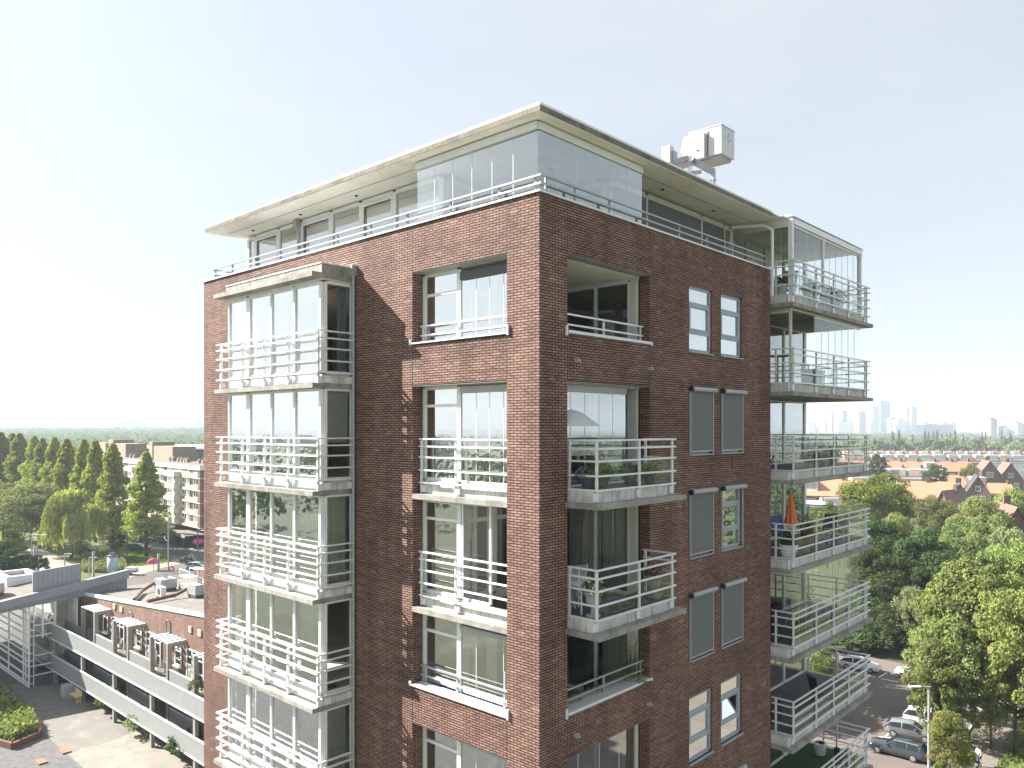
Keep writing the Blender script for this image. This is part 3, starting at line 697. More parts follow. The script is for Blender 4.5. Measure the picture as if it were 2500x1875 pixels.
# ---------------- windows in the shaded side wall
for k in range(1, 7):
    dz = -2.9 * (k - 1)
    for wi, (a, c) in enumerate((winA, winB)):
        w = thing('window', None, None); w.parent = T
        z0, z1 = 27.16 + dz, 29.02 + dz
        f = MB(); t1, t2 = z0 + .56, z0 + 1.36
        x0, x1 = -.12, -.05
        frame_x(f, [(a + .04, .08), (c - .04, .08)], [(z0 + .04, .08), (t1, .10), (t2, .10), (z1 - .04, .08)], x0, x1)
        f.box(x0 + .01, a + .08, t1 + .05, x1 + .012, a + .15, t2 - .05); f.box(x0 + .01, c - .15, t1 + .05, x1 + .012, c - .08, t2 - .05)
        f.box(x0 + .01, a + .15, t1 + .05, x1 + .012, c - .15, t1 + .10); f.box(x0 + .01, a + .15, t2 - .10, x1 + .012, c - .15, t2 - .05)
        f.build('frame', 'greyframe', w)
        for p0, p1, e in ((z0 + .08, t1 - .05, .09), (t1 + .1, t2 - .1, .15), (t2 + .05, z1 - .08, .09)):
            g = MB()
            if k == 5 and wi == 1 and e == .15:
                g.quad((-.09, a + e, p0), (-.09, c - e, p0), (-.30, c - e, p1), (-.30, a + e, p1)); g.build('pane', 'glass_side', w)
            else: pane_x(g, -.085, a + e, c - e, p0, p1); g.build('pane', 'glass_side', w)
        s_ = MB(); s_.box(-.30, a + .003, z0 - .015, .05, c - .003, z0 + .0 + .012) if False else s_.box(.001, a - .02, z0 - .035, .06, c + .03, z0 - .002); s_.build('sill', 'greyframe', w)
        scr = (k == 2) or (k == 3 and wi == 0) or (k == 4)
        if scr or (k == 3 and wi == 1) or k == 6:
            s_ = MB(); s_.tube((.075, a - .02, z1 - .02), (.075, c + .12, z1 - .02), .07, .07, 12); s_.box(.004, a + .1, z1 - .085, .08, c + .11, z1 + .045)
            s_.build('cassette', 'alu', w)
            s_ = MB(); s_.tube((.075, a - .035, z1 - .02), (.075, a + .05, z1 - .02), .075, .075, 12); s_.build('end_cap', 'black', w)
            s_ = MB(); s_.box(.004, a + .0, z0 + .02, .045, a + .035, z1 - .09); s_.box(.004, c + .0, z0 + .02, .045, c + .035, z1 - .09); s_.build('guide', 'alu', w)
        if scr:
            s_ = MB(); s_.box(.018, a + .036, z0 + .10, .026, c - .001, z1 - .08); s_.build('fabric', 'screen', w)
            s_ = MB(); s_.box(.012, a + .036, z0 + .06, .04, c - .001, z0 + .099); s_.build('bottom_bar', 'alu', w)
s_ = MB(); s_.box(.002, 8.95, 23.75, .02, 8.97, 24.15); s_.box(.002, 8.95, 24.13, .02, 9.03, 24.15); s_.build('cable', 'black', T)

# ---------------- big balconies at the far right corner
YB0, YB1, XB, XW = 12.0, 19.15, .62, -1.9
for k in range(0, 8):
    z = 29.0 if k == 0 else zs(k)
    bal = thing('balcony', None, None); bal.parent = T
    s_ = MB(); s_.box(XW, YR + .01, z - .04, XB + .14, YB1 + .15, z + .09); s_.build('slab', 'concrete', bal)
    s_ = MB(); s_.box(XW, YR + .08, z + .092, XB - .06, YB1 - .02, z + .37); s_.build('upstand', 'upstand', bal)
    s_ = MB(); s_.box(XW + .01, YB0 + .1, z + .371, XB - .12, YB1 - .1, z + .385); s_.build('deck', 'turf' if k == 6 else 'floor', bal)
    r = MB()
    for dz in RAILS5:
        a, c = z + dz - .019, z + dz + .022
        r.box(XB, YB0, a, XB + .05, YB1 + .12, c); r.box(-.12, YB0, a, XB - .003, YB0 + .05, c); r.box(XW, YB1 + .0, a, XB - .003, YB1 + .05, c)
    for y in (12.08, 14.0, 15.6, 17.1, 18.85): r.box(XB - .05, y - .03, z + .12, XB - .003, y + .03, z + 1.50); r.box(XB - .045, y - .12, z + .14, XB - .003, y - .032, z + .32)
    for x in (.0,): r.box(x - .03, YB0 + .05, z + .12, x + .03, YB0 + .10, z + 1.50); r.box(x + .033, YB0 + .053, z + .14, x + .14, YB0 + .09, z + .32)
    r.box(XB - .16, YB0 + .053, z + .14, XB - .055, YB0 + .09, z + .32)
    for x in (-1.75, -.6, XB - .06): r.box(x - .03, YB1 - .05, z + .12, x + .03, YB1 - .003, z + 1.50)
    r.build('railing', 'rail', bal)
    g = MB()
    for a, c in ((12.14, 13.94), (14.06, 15.54), (15.66, 17.04), (17.16, 18.8)): pane_x(g, XB - .07, a, c, z + .42, z + (1.06 if k != 5 else 1.04))
    g.build('glass_panel', 'glass_rail', bal)
    # wall behind
    wl = thing('glazed_wall', None, None); wl.parent = T
    zb = z + .37; zt = z + 2.86
    f = MB(); frame_x(f, [(12.45, .12), (13.75, .10), (15.3, .12), (17.0, .14), (19.05, .20)], [(zb + .04, .10), (zt, .10)], XW - .02, XW + .06)
    f.box(XW - .02, YR + .02, zb, XW + .06, 12.38, z + 2.94); f.box(XW - .02, 12.39, zt + .05, XW + .058, 19.14, z + 2.94)
    f.build('frame', 'frame' if k else 'cream', wl)
    for a, c in ((12.51, 13.70), (13.80, 15.24), (15.36, 16.93), (17.07, 18.95)):
        g = MB(); pane_x(g, XW + .02, a, c, zb + .09, zt - .05); g.build('pane', 'glass', wl)
# glass enclosures: k=0 (box on top), k=1 and k=4
def enclosure(z0, z1, y0, ys, near=True, xs=(-.9, -.15, XB - .12), m='glass_clear', x=XB - .14):
    t = thing('glass_enclosure', None, None); t.parent = T
    for a, c in zip(ys[:-1], ys[1:]): g = MB(); pane_x(g, x, a + .008, c - .008, z0, z1); g.build('pane', m, t)
    if near:
        for a, c in zip(xs[:-1], xs[1:]): g = MB(); pane_y(g, a + .008, c - .008, y0, z0, z1); g.build('pane', m, t)
    f = MB()
    for y in ys[1:-1]: f.box(x - .006, y - .006, z0, x + .006, y + .006, z1)
    f.box(x - .03, ys[0], z1 + .004, x + .03, ys[-1], z1 + .07); f.box(x - .03, ys[0], z0 - .04, x + .03, ys[-1], z0 - .004)
    if near: f.box(xs[0], y0 - .03, z1 + .004, x - .032, y0 + .03, z1 + .07); f.box(xs[0], y0 - .03, z0 - .04, x - .032, y0 + .03, z0 - .004)
    f.build('glazing_bar', 'frame', t); return t
e0 = enclosure(29.42, 31.66, 12.12, [12.2, 12.85, 13.5, 14.15, 14.8, 14.92, 15.5, 16.1, 16.7, 17.3, 17.9, 18.5], True, (-1.1, -.55, .0, .44))
f = MB(); f.box(.42, 12.08, 29.4, .56, 12.2, 32.0); f.box(.45, 14.82, 29.4, .53, 14.9, 31.8); f.box(.42, 18.5, 29.4, .56, 18.62, 31.8)
f.box(.43, 12.2, 31.74, .58, 18.62, 31.93); f.box(-1.2, 12.08, 31.74, .42, 12.18, 32.05)
f.build('post', 'frame', e0)
g = MB(); g.box(.1, 12.05, 31.94, .60, 18.7, 31.97); g.build('glass_roof', 'glass_clear', e0)
enclosure(zs(1) + .42, zs(1) + 2.72, 12.12, [14.1, 14.75, 15.4, 16.05, 16.7, 17.35, 18.0, 18.6], True, (-1.1, .44), x=XB - .14)
f = MB(); f.box(XW, 12.08, zs(1) + 2.80, XB - .1, 12.16, zs(1) + 2.96); f.box(XB - .18, 12.17, zs(1) + 2.80, XB - .1, 18.7, zs(1) + 2.96); f.box(XB - .18, 12.08, zs(1) + .38, XB - .1, 12.16, zs(1) + 2.80); f.build('post', 'cream', T)
enclosure(zs(4) + .42, zs(4) + 2.72, 12.12, [12.2, 12.8, 13.4, 14.0, 14.6, 15.2, 15.8, 16.4, 17.0, 17.6, 18.5], True, (-1.8, -1.3, -.8, -.3, .44), 'glass_clear')
f = MB(); f.box(XW, 12.08, zs(4) + 2.80, XB - .1, 12.16, zs(4) + 2.98); f.box(XB - .18, 12.17, zs(4) + 2.80, XB - .1, 18.7, zs(4) + 2.88); f.build('post', 'frame', T)

# ---------------- penthouse and roof
mb = MB(); mb.box(XL + .33, .33, 29.25, -.33, YR, 29.34); mb.build('terrace_floor', 'stone', T)
mb = MB(); mb.box(XL - .04, -.05, 30.2, .05, .36, 30.245); mb.box(-.36, .361, 30.2, .05, YR + .04, 30.245); mb.box(XL - .04, .361, 30.2, XL + .36, 19, 30.245); mb.build('coping', 'coping', T)
# terrace railing on the coping
r = MB()
for zr in (30.60, 30.42):
    r.box(-15.30, .05, zr - .02, -.0 + .0, .10, zr + .02); r.box(-.05, .103, zr - .02, .0, 11.3, zr + .02)
    r.box(-15.34, .05, zr - .02, -15.303, 1.5, zr + .02)
for x in (-15.2, -13.98, -12.45, -10.9, -9.35, -7.8, -6.23, -4.66, -3.0, -1.33, -.22): r.box(x - .03, .103, 30.246, x + .03, .15, 30.60)
for y in (.3, 1.35, 2.72, 4.4, 6.0, 7.55, 9.1, 11.15): r.box(-.09, y - .03, 30.246, -.053, y + .03, 30.60)
r.build('railing', 'alu', T)
pw = thing('penthouse_glazing', None, None); pw.parent = T
XS = [(-14.9, .12), (-14.42, .13), (-12.84, .14), (-11.44, .16), (-9.70, .14), (-8.16, .18), (-6.56, .16), (-4.55, .16)]
f = MB(); frame_y(f, XS, [(29.44, .14), (31.80, .12)], 1.2, 1.30)
for a, c in ((-14.35, -12.91), (-11.35, -9.77), (-8.06, -6.64)):   # opening sashes with thicker frames
    f.box(a, 1.19, 29.52, a + .06, 1.198, 31.72); f.box(c - .06, 1.19, 29.52, c, 1.198, 31.72); f.box(a + .06, 1.19, 31.64, c - .06, 1.198, 31.72)
f.box(-14.96, 1.302, 29.35, -14.86, 11, 31.86)
f.build('frame', 'frame', pw)
for (a, wa), (c, wc) in zip(XS[:-1], XS[1:]):
    g = MB(); pane_y(g, a + wa / 2, c - wc / 2, 1.25, 29.51, 31.74); g.build('pane', 'glass', pw)
f = MB()
YS = [(4.5, .12), (6.28, .12), (9.46, .12), (10.98, .10), (11.5, .2)]
frame_x(f, YS, [(29.44, .14), (31.74, .16)], -1.38, -1.29)
f.box(-4.6, 4.45, 29.35, -1.4, 4.55, 29.5)
f.build('frame', 'cream', pw)
for (a, wa), (c, wc) in zip(YS[:-1], YS[1:]):
    g = MB(); pane_x(g, -1.33, a + wa / 2, c - wc / 2, 29.51, 31.66); g.build('pane', 'glass_dark', pw)
    if c - a > 1.2: g = MB(); g.box(-1.286, a + wa / 2 + .003, 29.52, -1.276, c - wc / 2 - .003, 31.655); g.build('blind', 'screen', pw)
# glazed room at the corner of the penthouse
f = MB(); frame_y(f, [(-4.4, .12), (-3.4, .14), (-2.9, .10), (-2.2, .12), (-1.45, .12)], [(29.42, .1), (31.72, .12)], 4.40, 4.48)
frame_x(f, [(1.4, .12), (2.3, .14), (3.3, .12), (4.3, .12)], [(29.42, .1), (31.72, .12)], -4.56, -4.48)
f.build('frame', 'frame', pw)
g = MB()
for a, c in ((-4.34, -3.47), (-3.33, -2.95), (-2.85, -2.26), (-2.14, -1.51)): pane_y(g, a, c, 4.44, 29.47, 31.66)
for a, c in ((1.46, 2.23), (2.37, 3.24), (3.36, 4.24)): pane_x(g, -4.52, a, c, 29.47, 31.66)
g.build('pane', 'glass', pw)
folding_y([-4.40, -3.72, -3.04, -2.36, -1.68, -1.0, -.235], .235, 30.0, 31.70, .17, 'frame', 'glass_mid')
folding_x(-.24, [.225, .92, 1.62, 2.32, 3.02, 3.72, 4.42], 30.0, 31.70, .17, 'frame', 'glass_mid')
rf = thing('roof', None, None); rf.parent = T
mb = MB(); mb.box(-15.45, -.12, 31.90, .12, 11.62, 31.915); mb.box(-15.45, 11.62, 31.90, .42, 19.1, 31.915); mb.build('soffit', 'soffit', rf)
mb = MB()
mb.box(-15.46, -.13, 31.917, .13, .5, 32.05); mb.box(-.5, .5, 31.917, .13, 11.63, 32.05); mb.box(-15.46, .5, 31.917, -14.9, 19.1, 32.05); mb.box(-14.9, 18.6, 31.917, .42, 19.1, 32.05); mb.box(-.5, 11.63, 31.917, .10, 18.6, 32.05)
mb.build('edge_beam', 'roof_edge', rf)
mb = MB(); mb.box(-15.42, -.09, 32.052, .09, .12, 32.13); mb.box(-.12, .12, 32.052, .09, 11.6, 32.13); mb.box(-15.42, .12, 32.052, -15.2, 19.0, 32.13); mb.build('flashing', 'white', rf)
mb = MB(); mb.box(-15.19, .125, 32.03, -.125, 18.9, 32.075); mb.build('roofing', 'roofing', rf)
mb = MB(); mb.box(-15.0, .50, 31.892, -.62, .53, 31.8995); mb.box(-.65, .54, 31.892, -.62, 11.6, 31.8995); mb.build('groove', 'alu', rf)
mb = MB()
for x, y in ((-13.9, .85), (-10.9, .85), (-7.9, .85), (-.9, 6.5), (-.9, 9.5)): mb.tube((x, y, 31.87), (x, y, 31.8995), .05, .05, 8)
mb.build('ceiling_spot', 'black', rf)
mb = MB(); mb.box(-11.62, 1.02, 31.66, -11.42, 1.16, 31.88); mb.path([(-11.52, 1.1, 31.66), (-11.45, 1.12, 31.45), (-11.45, 1.12, 29.4)], .05); mb.build('downpipe', 'alu', T)
mb = MB(); mb.path([(-1.2, 11.3, 31.75), (-.3, 11.74, 31.75), (-.0, 11.8, 31.55), (-.0, 11.8, 29.3)], .055); mb.build('downpipe', 'frame', T)
# PART3
# ================================================================== VEGETATION
def tube_mb(mb, pts, r0, r1, n=7):
    m = len(pts) - 1
    for i in range(m):
        a = r0 + (r1 - r0) * i / m; b_ = r0 + (r1 - r0) * (i + 1) / m
        mb.tube(pts[i], pts[i + 1], a, b_, n, i in (0, m - 1))
def crown_points(kind, H, Wd, nclump, per, rng, base=.3):
    """clump centres and leaf points/normals for a crown. tree stands at origin, height H, width Wd"""
    Pc = []; rc = []
    if kind in ('broad', 'open', 'birch'):
        zc = H * (base + (1 - base) / 2); rz = H * (1 - base) / 2; rx = Wd / 2
        lob = rng.normal(size=(7, 3)); lob /= np.linalg.norm(lob, axis=1, keepdims=True)
        for i in range(nclump):
            d = rng.normal(size=3); d /= np.linalg.norm(d)
            if d[2] < -.55 and rng.random() < .6: d[2] = -d[2]
            bump = 1 + .22 * max(0, (lob @ d).max() - .55) / .45 - .12
            rr = (rng.uniform(.62, .98) if rng.random() < .78 else rng.uniform(.25, .6)) * bump
            Pc.append((d[0] * rx * rr, d[1] * rx * rr, zc + d[2] * rz * rr)); rc.append(Wd * rng.uniform(.07, .125))
    elif kind == 'cone':
        for i in range(nclump):
            t = rng.random() ** .8; z = H * (base + (1 - base) * t)
            prof = 1.08 * (1 - t) ** .72 * (1 + .18 * sin(t * 23 + 1)) * Wd / 2 * (.35 + .65 * min(1, (t + .04) * 7))
            a = rng.uniform(0, 2 * pi); r = prof * sqrt(rng.uniform(.15, 1)) 
            Pc.append((cos(a) * r, sin(a) * r, z - r * .1)); rc.append(Wd * (.05 + .07 * (1 - t)) * rng.uniform(.8, 1.2))
    Pc = np.array(Pc); rc = np.array(rc)
    idx = np.repeat(np.arange(len(Pc)), per)
    d = rng.normal(size=(len(idx), 3)); d /= np.linalg.norm(d, axis=1, keepdims=True)
    rad = rng.uniform(.45, 1.05, len(idx)) ** .6
    P = Pc[idx] + d * (rc[idx] * rad)[:, None] * np.array([1.15, 1.15, .8])
    N = d * 1.0 + rng.normal(size=d.shape) * .55 + np.array([0, 0, .35])
    return Pc, rc, P, N
PROTO = {}
def tree_proto(key, kind, H, Wd, ncl, per, leaf, m, base=.3, trunk_r=.3, limbs=14, seed=1, name='tree'):
    rng = np.random.default_rng(seed)
    t = thing(name, None, None); parts = []
    if kind == 'willow':
        P = []; N = []; SZ = []
        domes = [(-Wd * .10, 0, H * .62, Wd * .25, H * .36), (-Wd * .02, Wd * .1, H * .66, Wd * .24, H * .33), (Wd * .26, -.5, H * .46, Wd * .22, H * .34), (-Wd * .36, 1, H * .30, Wd * .15, H * .20), (.08 * Wd, -Wd * .2, H * .42, Wd * .15, H * .25)]
        for (x, y, z, r, rz) in domes:
            for i in range(int(ncl * r / Wd * 2.4)):
                a = rng.uniform(0, 2 * pi); u = rng.uniform(0.05, 1)
                if sin(a * 3 + x) > .45 and u > .35: continue
                rr = r * sqrt(u) * (1 + .15 * sin(a * 5 + y)); zz = z + rz * sqrt(max(0, 1 - u)) * rng.uniform(.75, 1.0)
                sx, sy = x + cos(a) * rr, y + sin(a) * rr; Ls = rng.uniform(.25, .95) * max(1.5, zz - H * .10) * (.35 + .65 * u)
                n = max(4, int(per * Ls / 6)); zsn = zz - np.linspace(0, Ls, n) + rng.uniform(-.1, .1, n)
                out = np.linspace(0, 1, n) ** .5 * .5
                P.append(np.stack([sx + cos(a) * out + rng.normal(0, .10, n), sy + sin(a) * out + rng.normal(0, .10, n), zsn], 1))
                N.append(np.stack([np.full(n, cos(a)), np.full(n, sin(a)), np.full(n, .35)], 1) + rng.normal(0, .35, (n, 3)))
        P = np.concatenate(P); N = np.concatenate(N); n = len(P)
        N /= np.linalg.norm(N, axis=1, keepdims=True); U = np.cross(N, [0, 0, 1.]); U /= np.linalg.norm(U, axis=1, keepdims=True) + 1e-9
        s = rng.uniform(.6, 1.3, n)[:, None] * leaf; dn = np.array([0, 0, 1.]) * s * 2.2
        V = np.stack([P - U * s * .35, P - dn * .5, P + U * s * .35, P + dn * .5], 1).reshape(-1, 3); Fq = np.arange(n * 4).reshape(n, 4)
        Pc = np.array([(d[0], d[1], d[2] + d[4] * .5) for d in domes])
    else:
        Pc, rc, P, N = crown_points(kind, H, Wd, ncl, per, rng, base); V, Fq = leaf_quads(P, N, leaf, 1.0, rng)
    cr_ = link('crown', npmesh('crown', V, Fq), m, t)
    mb = MB()
    if kind == 'cone':
        tube_mb(mb, [(0, 0, 0), (.05, 0, H * .3), (0, .05, H * .6), (0, 0, H * .93)], trunk_r, .04, 8)
    else:
        top = (rng.uniform(-.3, .3), rng.uniform(-.3, .3), H * .62)
        tube_mb(mb, [(0, 0, 0), (.08, .05, H * base * .6), (top[0] * .5, top[1] * .5, H * .42), top], trunk_r, trunk_r * .35, 9)
    if limbs:
        sel = rng.choice(len(Pc), min(limbs, len(Pc)), replace=False)
        for i in sel:
            q = Pc[i]; h0 = min(q[2] * .75, H * (.25 + .3 * rng.random())) if kind != 'cone' else q[2] * .93
            mid = (q[0] * .45, q[1] * .45, h0 + (q[2] - h0) * .55)
            tube_mb(mb, [(0, 0, h0), mid, tuple(q)], trunk_r * (.38 if kind != 'cone' else .2), .03, 5)
    mb.build('trunk', 'bark', t, True)
    PROTO[key] = [t, H, Wd, False]; return t
def plant(key, label, x, y, h, w=None, z=0., cat='tree', group=None, rot=None, name=None):
    p = PROTO[key]; t, H, Wd, used = p
    sz = h / H; sx = (w / Wd) if w else sz
    if not used: p[3] = True; o = t
    else: o = copy_tree(t)
    o.location = (x, y, z); o.scale = (sx, sx, sz); o.rotation_euler = (0, 0, random.uniform(0, 6.28) if rot is None else rot)
    if name: o.name = name
    if 'group' in o.keys(): del o['group']
    tag(o, label, cat, group); return o
def plantp(key, label, px, d, ztop, wpx=None, **kw):
    g = gat(px, d); return plant(key, label, g.x, g.y, ztop, (wpx * d / F) if wpx else None, **kw)
def ytop(y, d): return CZ - (y - 1045) / F * d

tree_proto('plane', 'broad', 15, 10, 150, 190, .30, 'leaf_plane', .12, .28, 22, 3, 'broadleaf_tree')
tree_proto('plane2', 'broad', 15, 9, 140, 170, .27, 'leaf_yellow', .10, .25, 20, 5, 'broadleaf_tree')
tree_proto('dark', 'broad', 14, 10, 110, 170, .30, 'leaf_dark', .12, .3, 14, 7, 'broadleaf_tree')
tree_proto('bright', 'broad', 15, 14, 130, 120, .38, 'leaf_bright', .3, .3, 16, 9, 'broadleaf_tree')
tree_proto('birch', 'birch', 14, 9, 110, 130, .26, 'leaf_olive', .2, .2, 14, 12, 'birch_tree')
tree_proto('grey', 'broad', 13, 12, 110, 110, .4, 'leaf_grey', .1, .3, 12, 14, 'broadleaf_tree')
tree_proto('conifer', 'broad', 13, 8, 70, 90, .35, 'leaf_dark', .3, .25, 16, 16, 'pine_tree')
tree_proto('redwood', 'cone', 20, 8.6, 340, 66, .42, 'leaf_redwood', .20, .40, 50, 18, 'conical_tree')
tree_proto('redwood2', 'cone', 20, 8.6, 340, 66, .42, 'leaf_redwood', .16, .40, 50, 28, 'conical_tree')
tree_proto('willow', 'willow', 13.5, 12.5, 1000, 30, .26, 'leaf_willow', .1, .35, 5, 20, 'weeping_willow')
tree_proto('poplar', 'cone', 20, 4.5, 120, 40, .6, 'leaf_far', .05, .3, 0, 22, 'poplar_tree')
tree_proto('round', 'broad', 12, 11, 80, 45, .8, 'leaf_far', .05, .3, 0, 24, 'round_tree')
tree_proto('round2', 'broad', 12, 12, 80, 45, .8, 'leaf_grey', .05, .3, 0, 26, 'round_tree')
tree_proto('bush', 'broad', 2, 2.2, 40, 60, .14, 'leaf_bright', .02, .05, 6, 31, 'bush')
tree_proto('bushd', 'broad', 2, 2.4, 40, 70, .14, 'leaf_dark', .02, .05, 6, 33, 'bush')
tree_proto('bushg', 'broad', 2, 2.4, 40, 70, .12, 'leaf_grey', .02, .05, 6, 35, 'bush')

# --- left: row of conical trees along the lawn
rows = [(357, 151.8, 1107, 112), (276, 161, 1086, 104), (233, 171, 1078, 88), (205, 180, 1075, 88), (163, 190, 1074, 92), (133, 202, 1070, 86), (104, 212, 1072, 80), (84, 224, 1066, 80), (48, 232, 1060, 88), (30, 244, 1060, 80), (2, 236, 1058, 96)]
nm = ['nearest, its trunk standing clear at the street corner', 'second nearest to the street corner', 'third counted from the street corner', 'fourth counted from the street corner', 'fifth counted from the street corner', 'sixth counted from the street corner', 'seventh counted from the street corner', 'eighth counted from the street corner', 'ninth counted from the street corner', 'tenth counted from the street corner', 'cut off at the left edge of the photo']
for i, (px, d, yt, wp) in enumerate(rows):
    plantp('redwood' if i % 2 == 0 else 'redwood2', f'tall conical tree in the row, {nm[i]}', px, d, ytop(yt, d), wp, group='row of tall conical trees along the lawn')
plantp('willow', 'large weeping willow with hanging branches beside the footpath', 174, 150, ytop(1190, 150), 165, rot=A0)
plantp('grey', 'broad grey green tree left of the weeping willow', 74, 163, ytop(1186, 163), 165)
plantp('grey', 'grey green tree at the far left edge behind the path', 8, 170, ytop(1200, 170), 110)
plantp('conifer', 'small pale spruce under the right side of the willow', 196, 142, ytop(1318, 142), 45, name='spruce_tree')
plantp('dark', 'dark rounded shrub mass at the left edge above the low roof', 12, 128, ytop(1318, 128), 130, cat='shrub', name='shrub')
plantp('bushd', 'dark round clipped yew behind the skylight roof', 92, 133, ytop(1352, 133), 52, cat='shrub', name='shrub')
plantp('bush', 'light green shrub left of the dark round yew', 35, 131, ytop(1362, 131), 40, cat='shrub', name='shrub')
plantp('bushg', 'brownish green shrub between the light shrub and the yew', 60, 132, ytop(1364, 132), 32, cat='shrub', name='shrub')
plantp('bush', 'bright yellow green shrub by the bend of the path', 34, 172, ytop(1283, 172), 60, cat='shrub', name='shrub')
plantp('dark', 'dark small tree under the second conical tree', 285, 160, ytop(1290, 160), 40)
plantp('bushd', 'dark shrub beside the path left of the willow stems', 100, 160, ytop(1310, 160), 26, cat='shrub', name='shrub')
plantp('plane2', 'young round street tree by the shop canopy', 421, 165, ytop(1292, 165), 20)
# reed bed
def scatter_blades(name, pts, n, h, m, label, cat=None, leaf=.12, kind='stuff'):
    rng = np.random.default_rng(len(name) + n); pts = np.array(pts); 
    mn, mx_ = pts.min(0), pts.max(0); P = []
    from math import floor
    def inside(p):
        c = False; j = len(pts) - 1
        for i in range(len(pts)):
            if ((pts[i][1] > p[1]) != (pts[j][1] > p[1])) and (p[0] < (pts[j][0] - pts[i][0]) * (p[1] - pts[i][1]) / (pts[j][1] - pts[i][1] + 1e-9) + pts[i][0]): c = not c
            j = i
        return c
    while len(P) < n:
        q = mn + (mx_ - mn) * rng.random(2)
        if inside(q): P.append(q)
    P = np.array(P); hh = h * rng.uniform(.4, 1, len(P)); Q = np.concatenate([P, (hh * rng.random(len(P)))[:, None]], 1)
    V, Fq = leaf_quads(Q, rng.normal(size=Q.shape) + np.array([-.6, -.4, .5]), leaf, 1.4, rng)
    o = link(name, npmesh(name, V, Fq), m); tag(o, label, cat, None, kind); return o
def gp(*pp): return [(gnd(x, y).x, gnd(x, y).y) for x, y in pp]
scatter_blades('reeds', gp((196, 1398), (205, 1360), (250, 1350), (300, 1362), (312, 1400)), 9000, 1.6, 'leaf_grey', 'tall reeds in the pond bed behind the grey clad roof', 'reeds', .3)
scatter_blades('grass', gp((260, 1330), (310, 1336), (400, 1352), (420, 1372), (330, 1384), (290, 1362)), 6000, .25, 'leaf_bright', 'mown lawn grass below the conical trees', 'grass', .22)
scatter_blades('ground_cover', gp((0, 1300), (60, 1305), (60, 1330), (0, 1325)), 2500, 1.0, 'leaf_yellow', 'low bright planting beside the footpath', 'ground cover', .3)

# surfaces on the left
sheet('lawn', gp((-400, 1240), (600, 1240), (760, 1420), (-400, 1420)), .004, 'grass')
sheet('path', gp((28, 1313), (52, 1311), (100, 1338), (190, 1385), (200, 1420), (80, 1420), (112, 1372), (60, 1340)), .008, 'path')
sheet('street', gp((262, 1400), (345, 1378), (432, 1362), (395, 1345), (320, 1325), (280, 1296), (420, 1285), (760, 1310), (900, 1430), (300, 1430)), .008, 'asphalt')
sheet('pavement', gp((262, 1402), (345, 1380), (436, 1364), (470, 1350), (480, 1368), (400, 1385), (310, 1412)), .012, 'path')
b = MB(); b.quad(*[(x, y, .004) for x, y in [(-112, -30), (-15.9, -30), (-15.9, 30), (-112, 30)]]); o = b.build('courtyard', 'gravel'); o['kind'] = 'structure'
l_ = lambda x, y: (x * .3165, 1350 + y * .3165)
sheet('courtyard_paving', gp(l_(60, 1010), l_(120, 1075), l_(380, 1430), l_(520, 1560), l_(640, 1659), (260, 1950), (700, 1950), l_(1500, 1659), l_(890, 1240), l_(520, 1040)), .010, 'paving_dark')
sheet('courtyard_paving', gp(l_(530, 1547), l_(890, 1440), l_(1180, 1330), l_(1700, 1560), (700, 1950), (240, 1905), l_(640, 1659)), .014, 'paving')

# ================================================================== LOW GALLERY BUILDING (left)
B = thing('gallery_building', 'low brick housing block with grey access galleries and a sloping flat roof', 'building', (-60, 14, 0))
GX0, GX1 = -75.3, -20.0
def ramp_z(x): return 0
mb = MB()
def roofz(x): return 7.95 + (x + 76.0) * .0795
w = MB()
w.prism([(GX0 - .5, 0), (-20, 0), (-20, roofz(-20)), (GX0 - .5, roofz(GX0 - .5))], 1, 15.5, 15.8); w.build('wall', 'brick_low', B)
w = MB(); w.prism([(GX0 - .5, roofz(GX0 - .5) + .002), (-20, roofz(-20) + .002), (-20, roofz(-20) + .28), (GX0 - .5, roofz(GX0 - .5) + .28)], 1, 15.42, 15.72); w.build('roof_edge', 'coping', B)
w = MB(); w.quad((GX0 - .5, 15.73, roofz(GX0 - .5) + .1), (-20, 15.73, roofz(-20) + .1), (-20, 34, roofz(-20) + .1), (GX0 - .5, 34, roofz(GX0 - .5) + .1)); w.quad((GX0 - .5, 15.8, roofz(GX0)), (-20, 15.8, roofz(-20)), (-20, 15.8, 0), (GX0 - .5, 15.8, 0)); w.build('roof', 'roof_felt', B)
w = MB(); w.bar((-76, 27.9, 8.4), (-20, 29.5, 12.2), .3, 1.0); w.build('parapet', 'brick_low', B)
w = MB(); w.bar((-76, 27.9, 9.0), (-20, 29.5, 12.8), .42, .22); w.build('coping', 'coping', B)
for name_, z0, z1 in (('gallery_parapet', 4.42, 5.82), ('gallery_parapet', 1.40, 2.78)):
    w = MB(); w.box(GX0, 12.55, z0, GX1, 12.62, z1); w.build(name_, 'gallery_clad', B)
    w = MB(); w.box(GX0, 12.50, z1 + .002, GX1, 12.68, z1 + .07); w.box(GX0, 12.48, z0 - .09, GX1, 12.64, z0 - .003); w.build('parapet_trim', 'coping', B)
    w = MB(); w.box(GX0, 12.63, z0 + .02, GX1, 13.95, z0 + .22); w.build('gallery_floor', 'paving_dark', B)
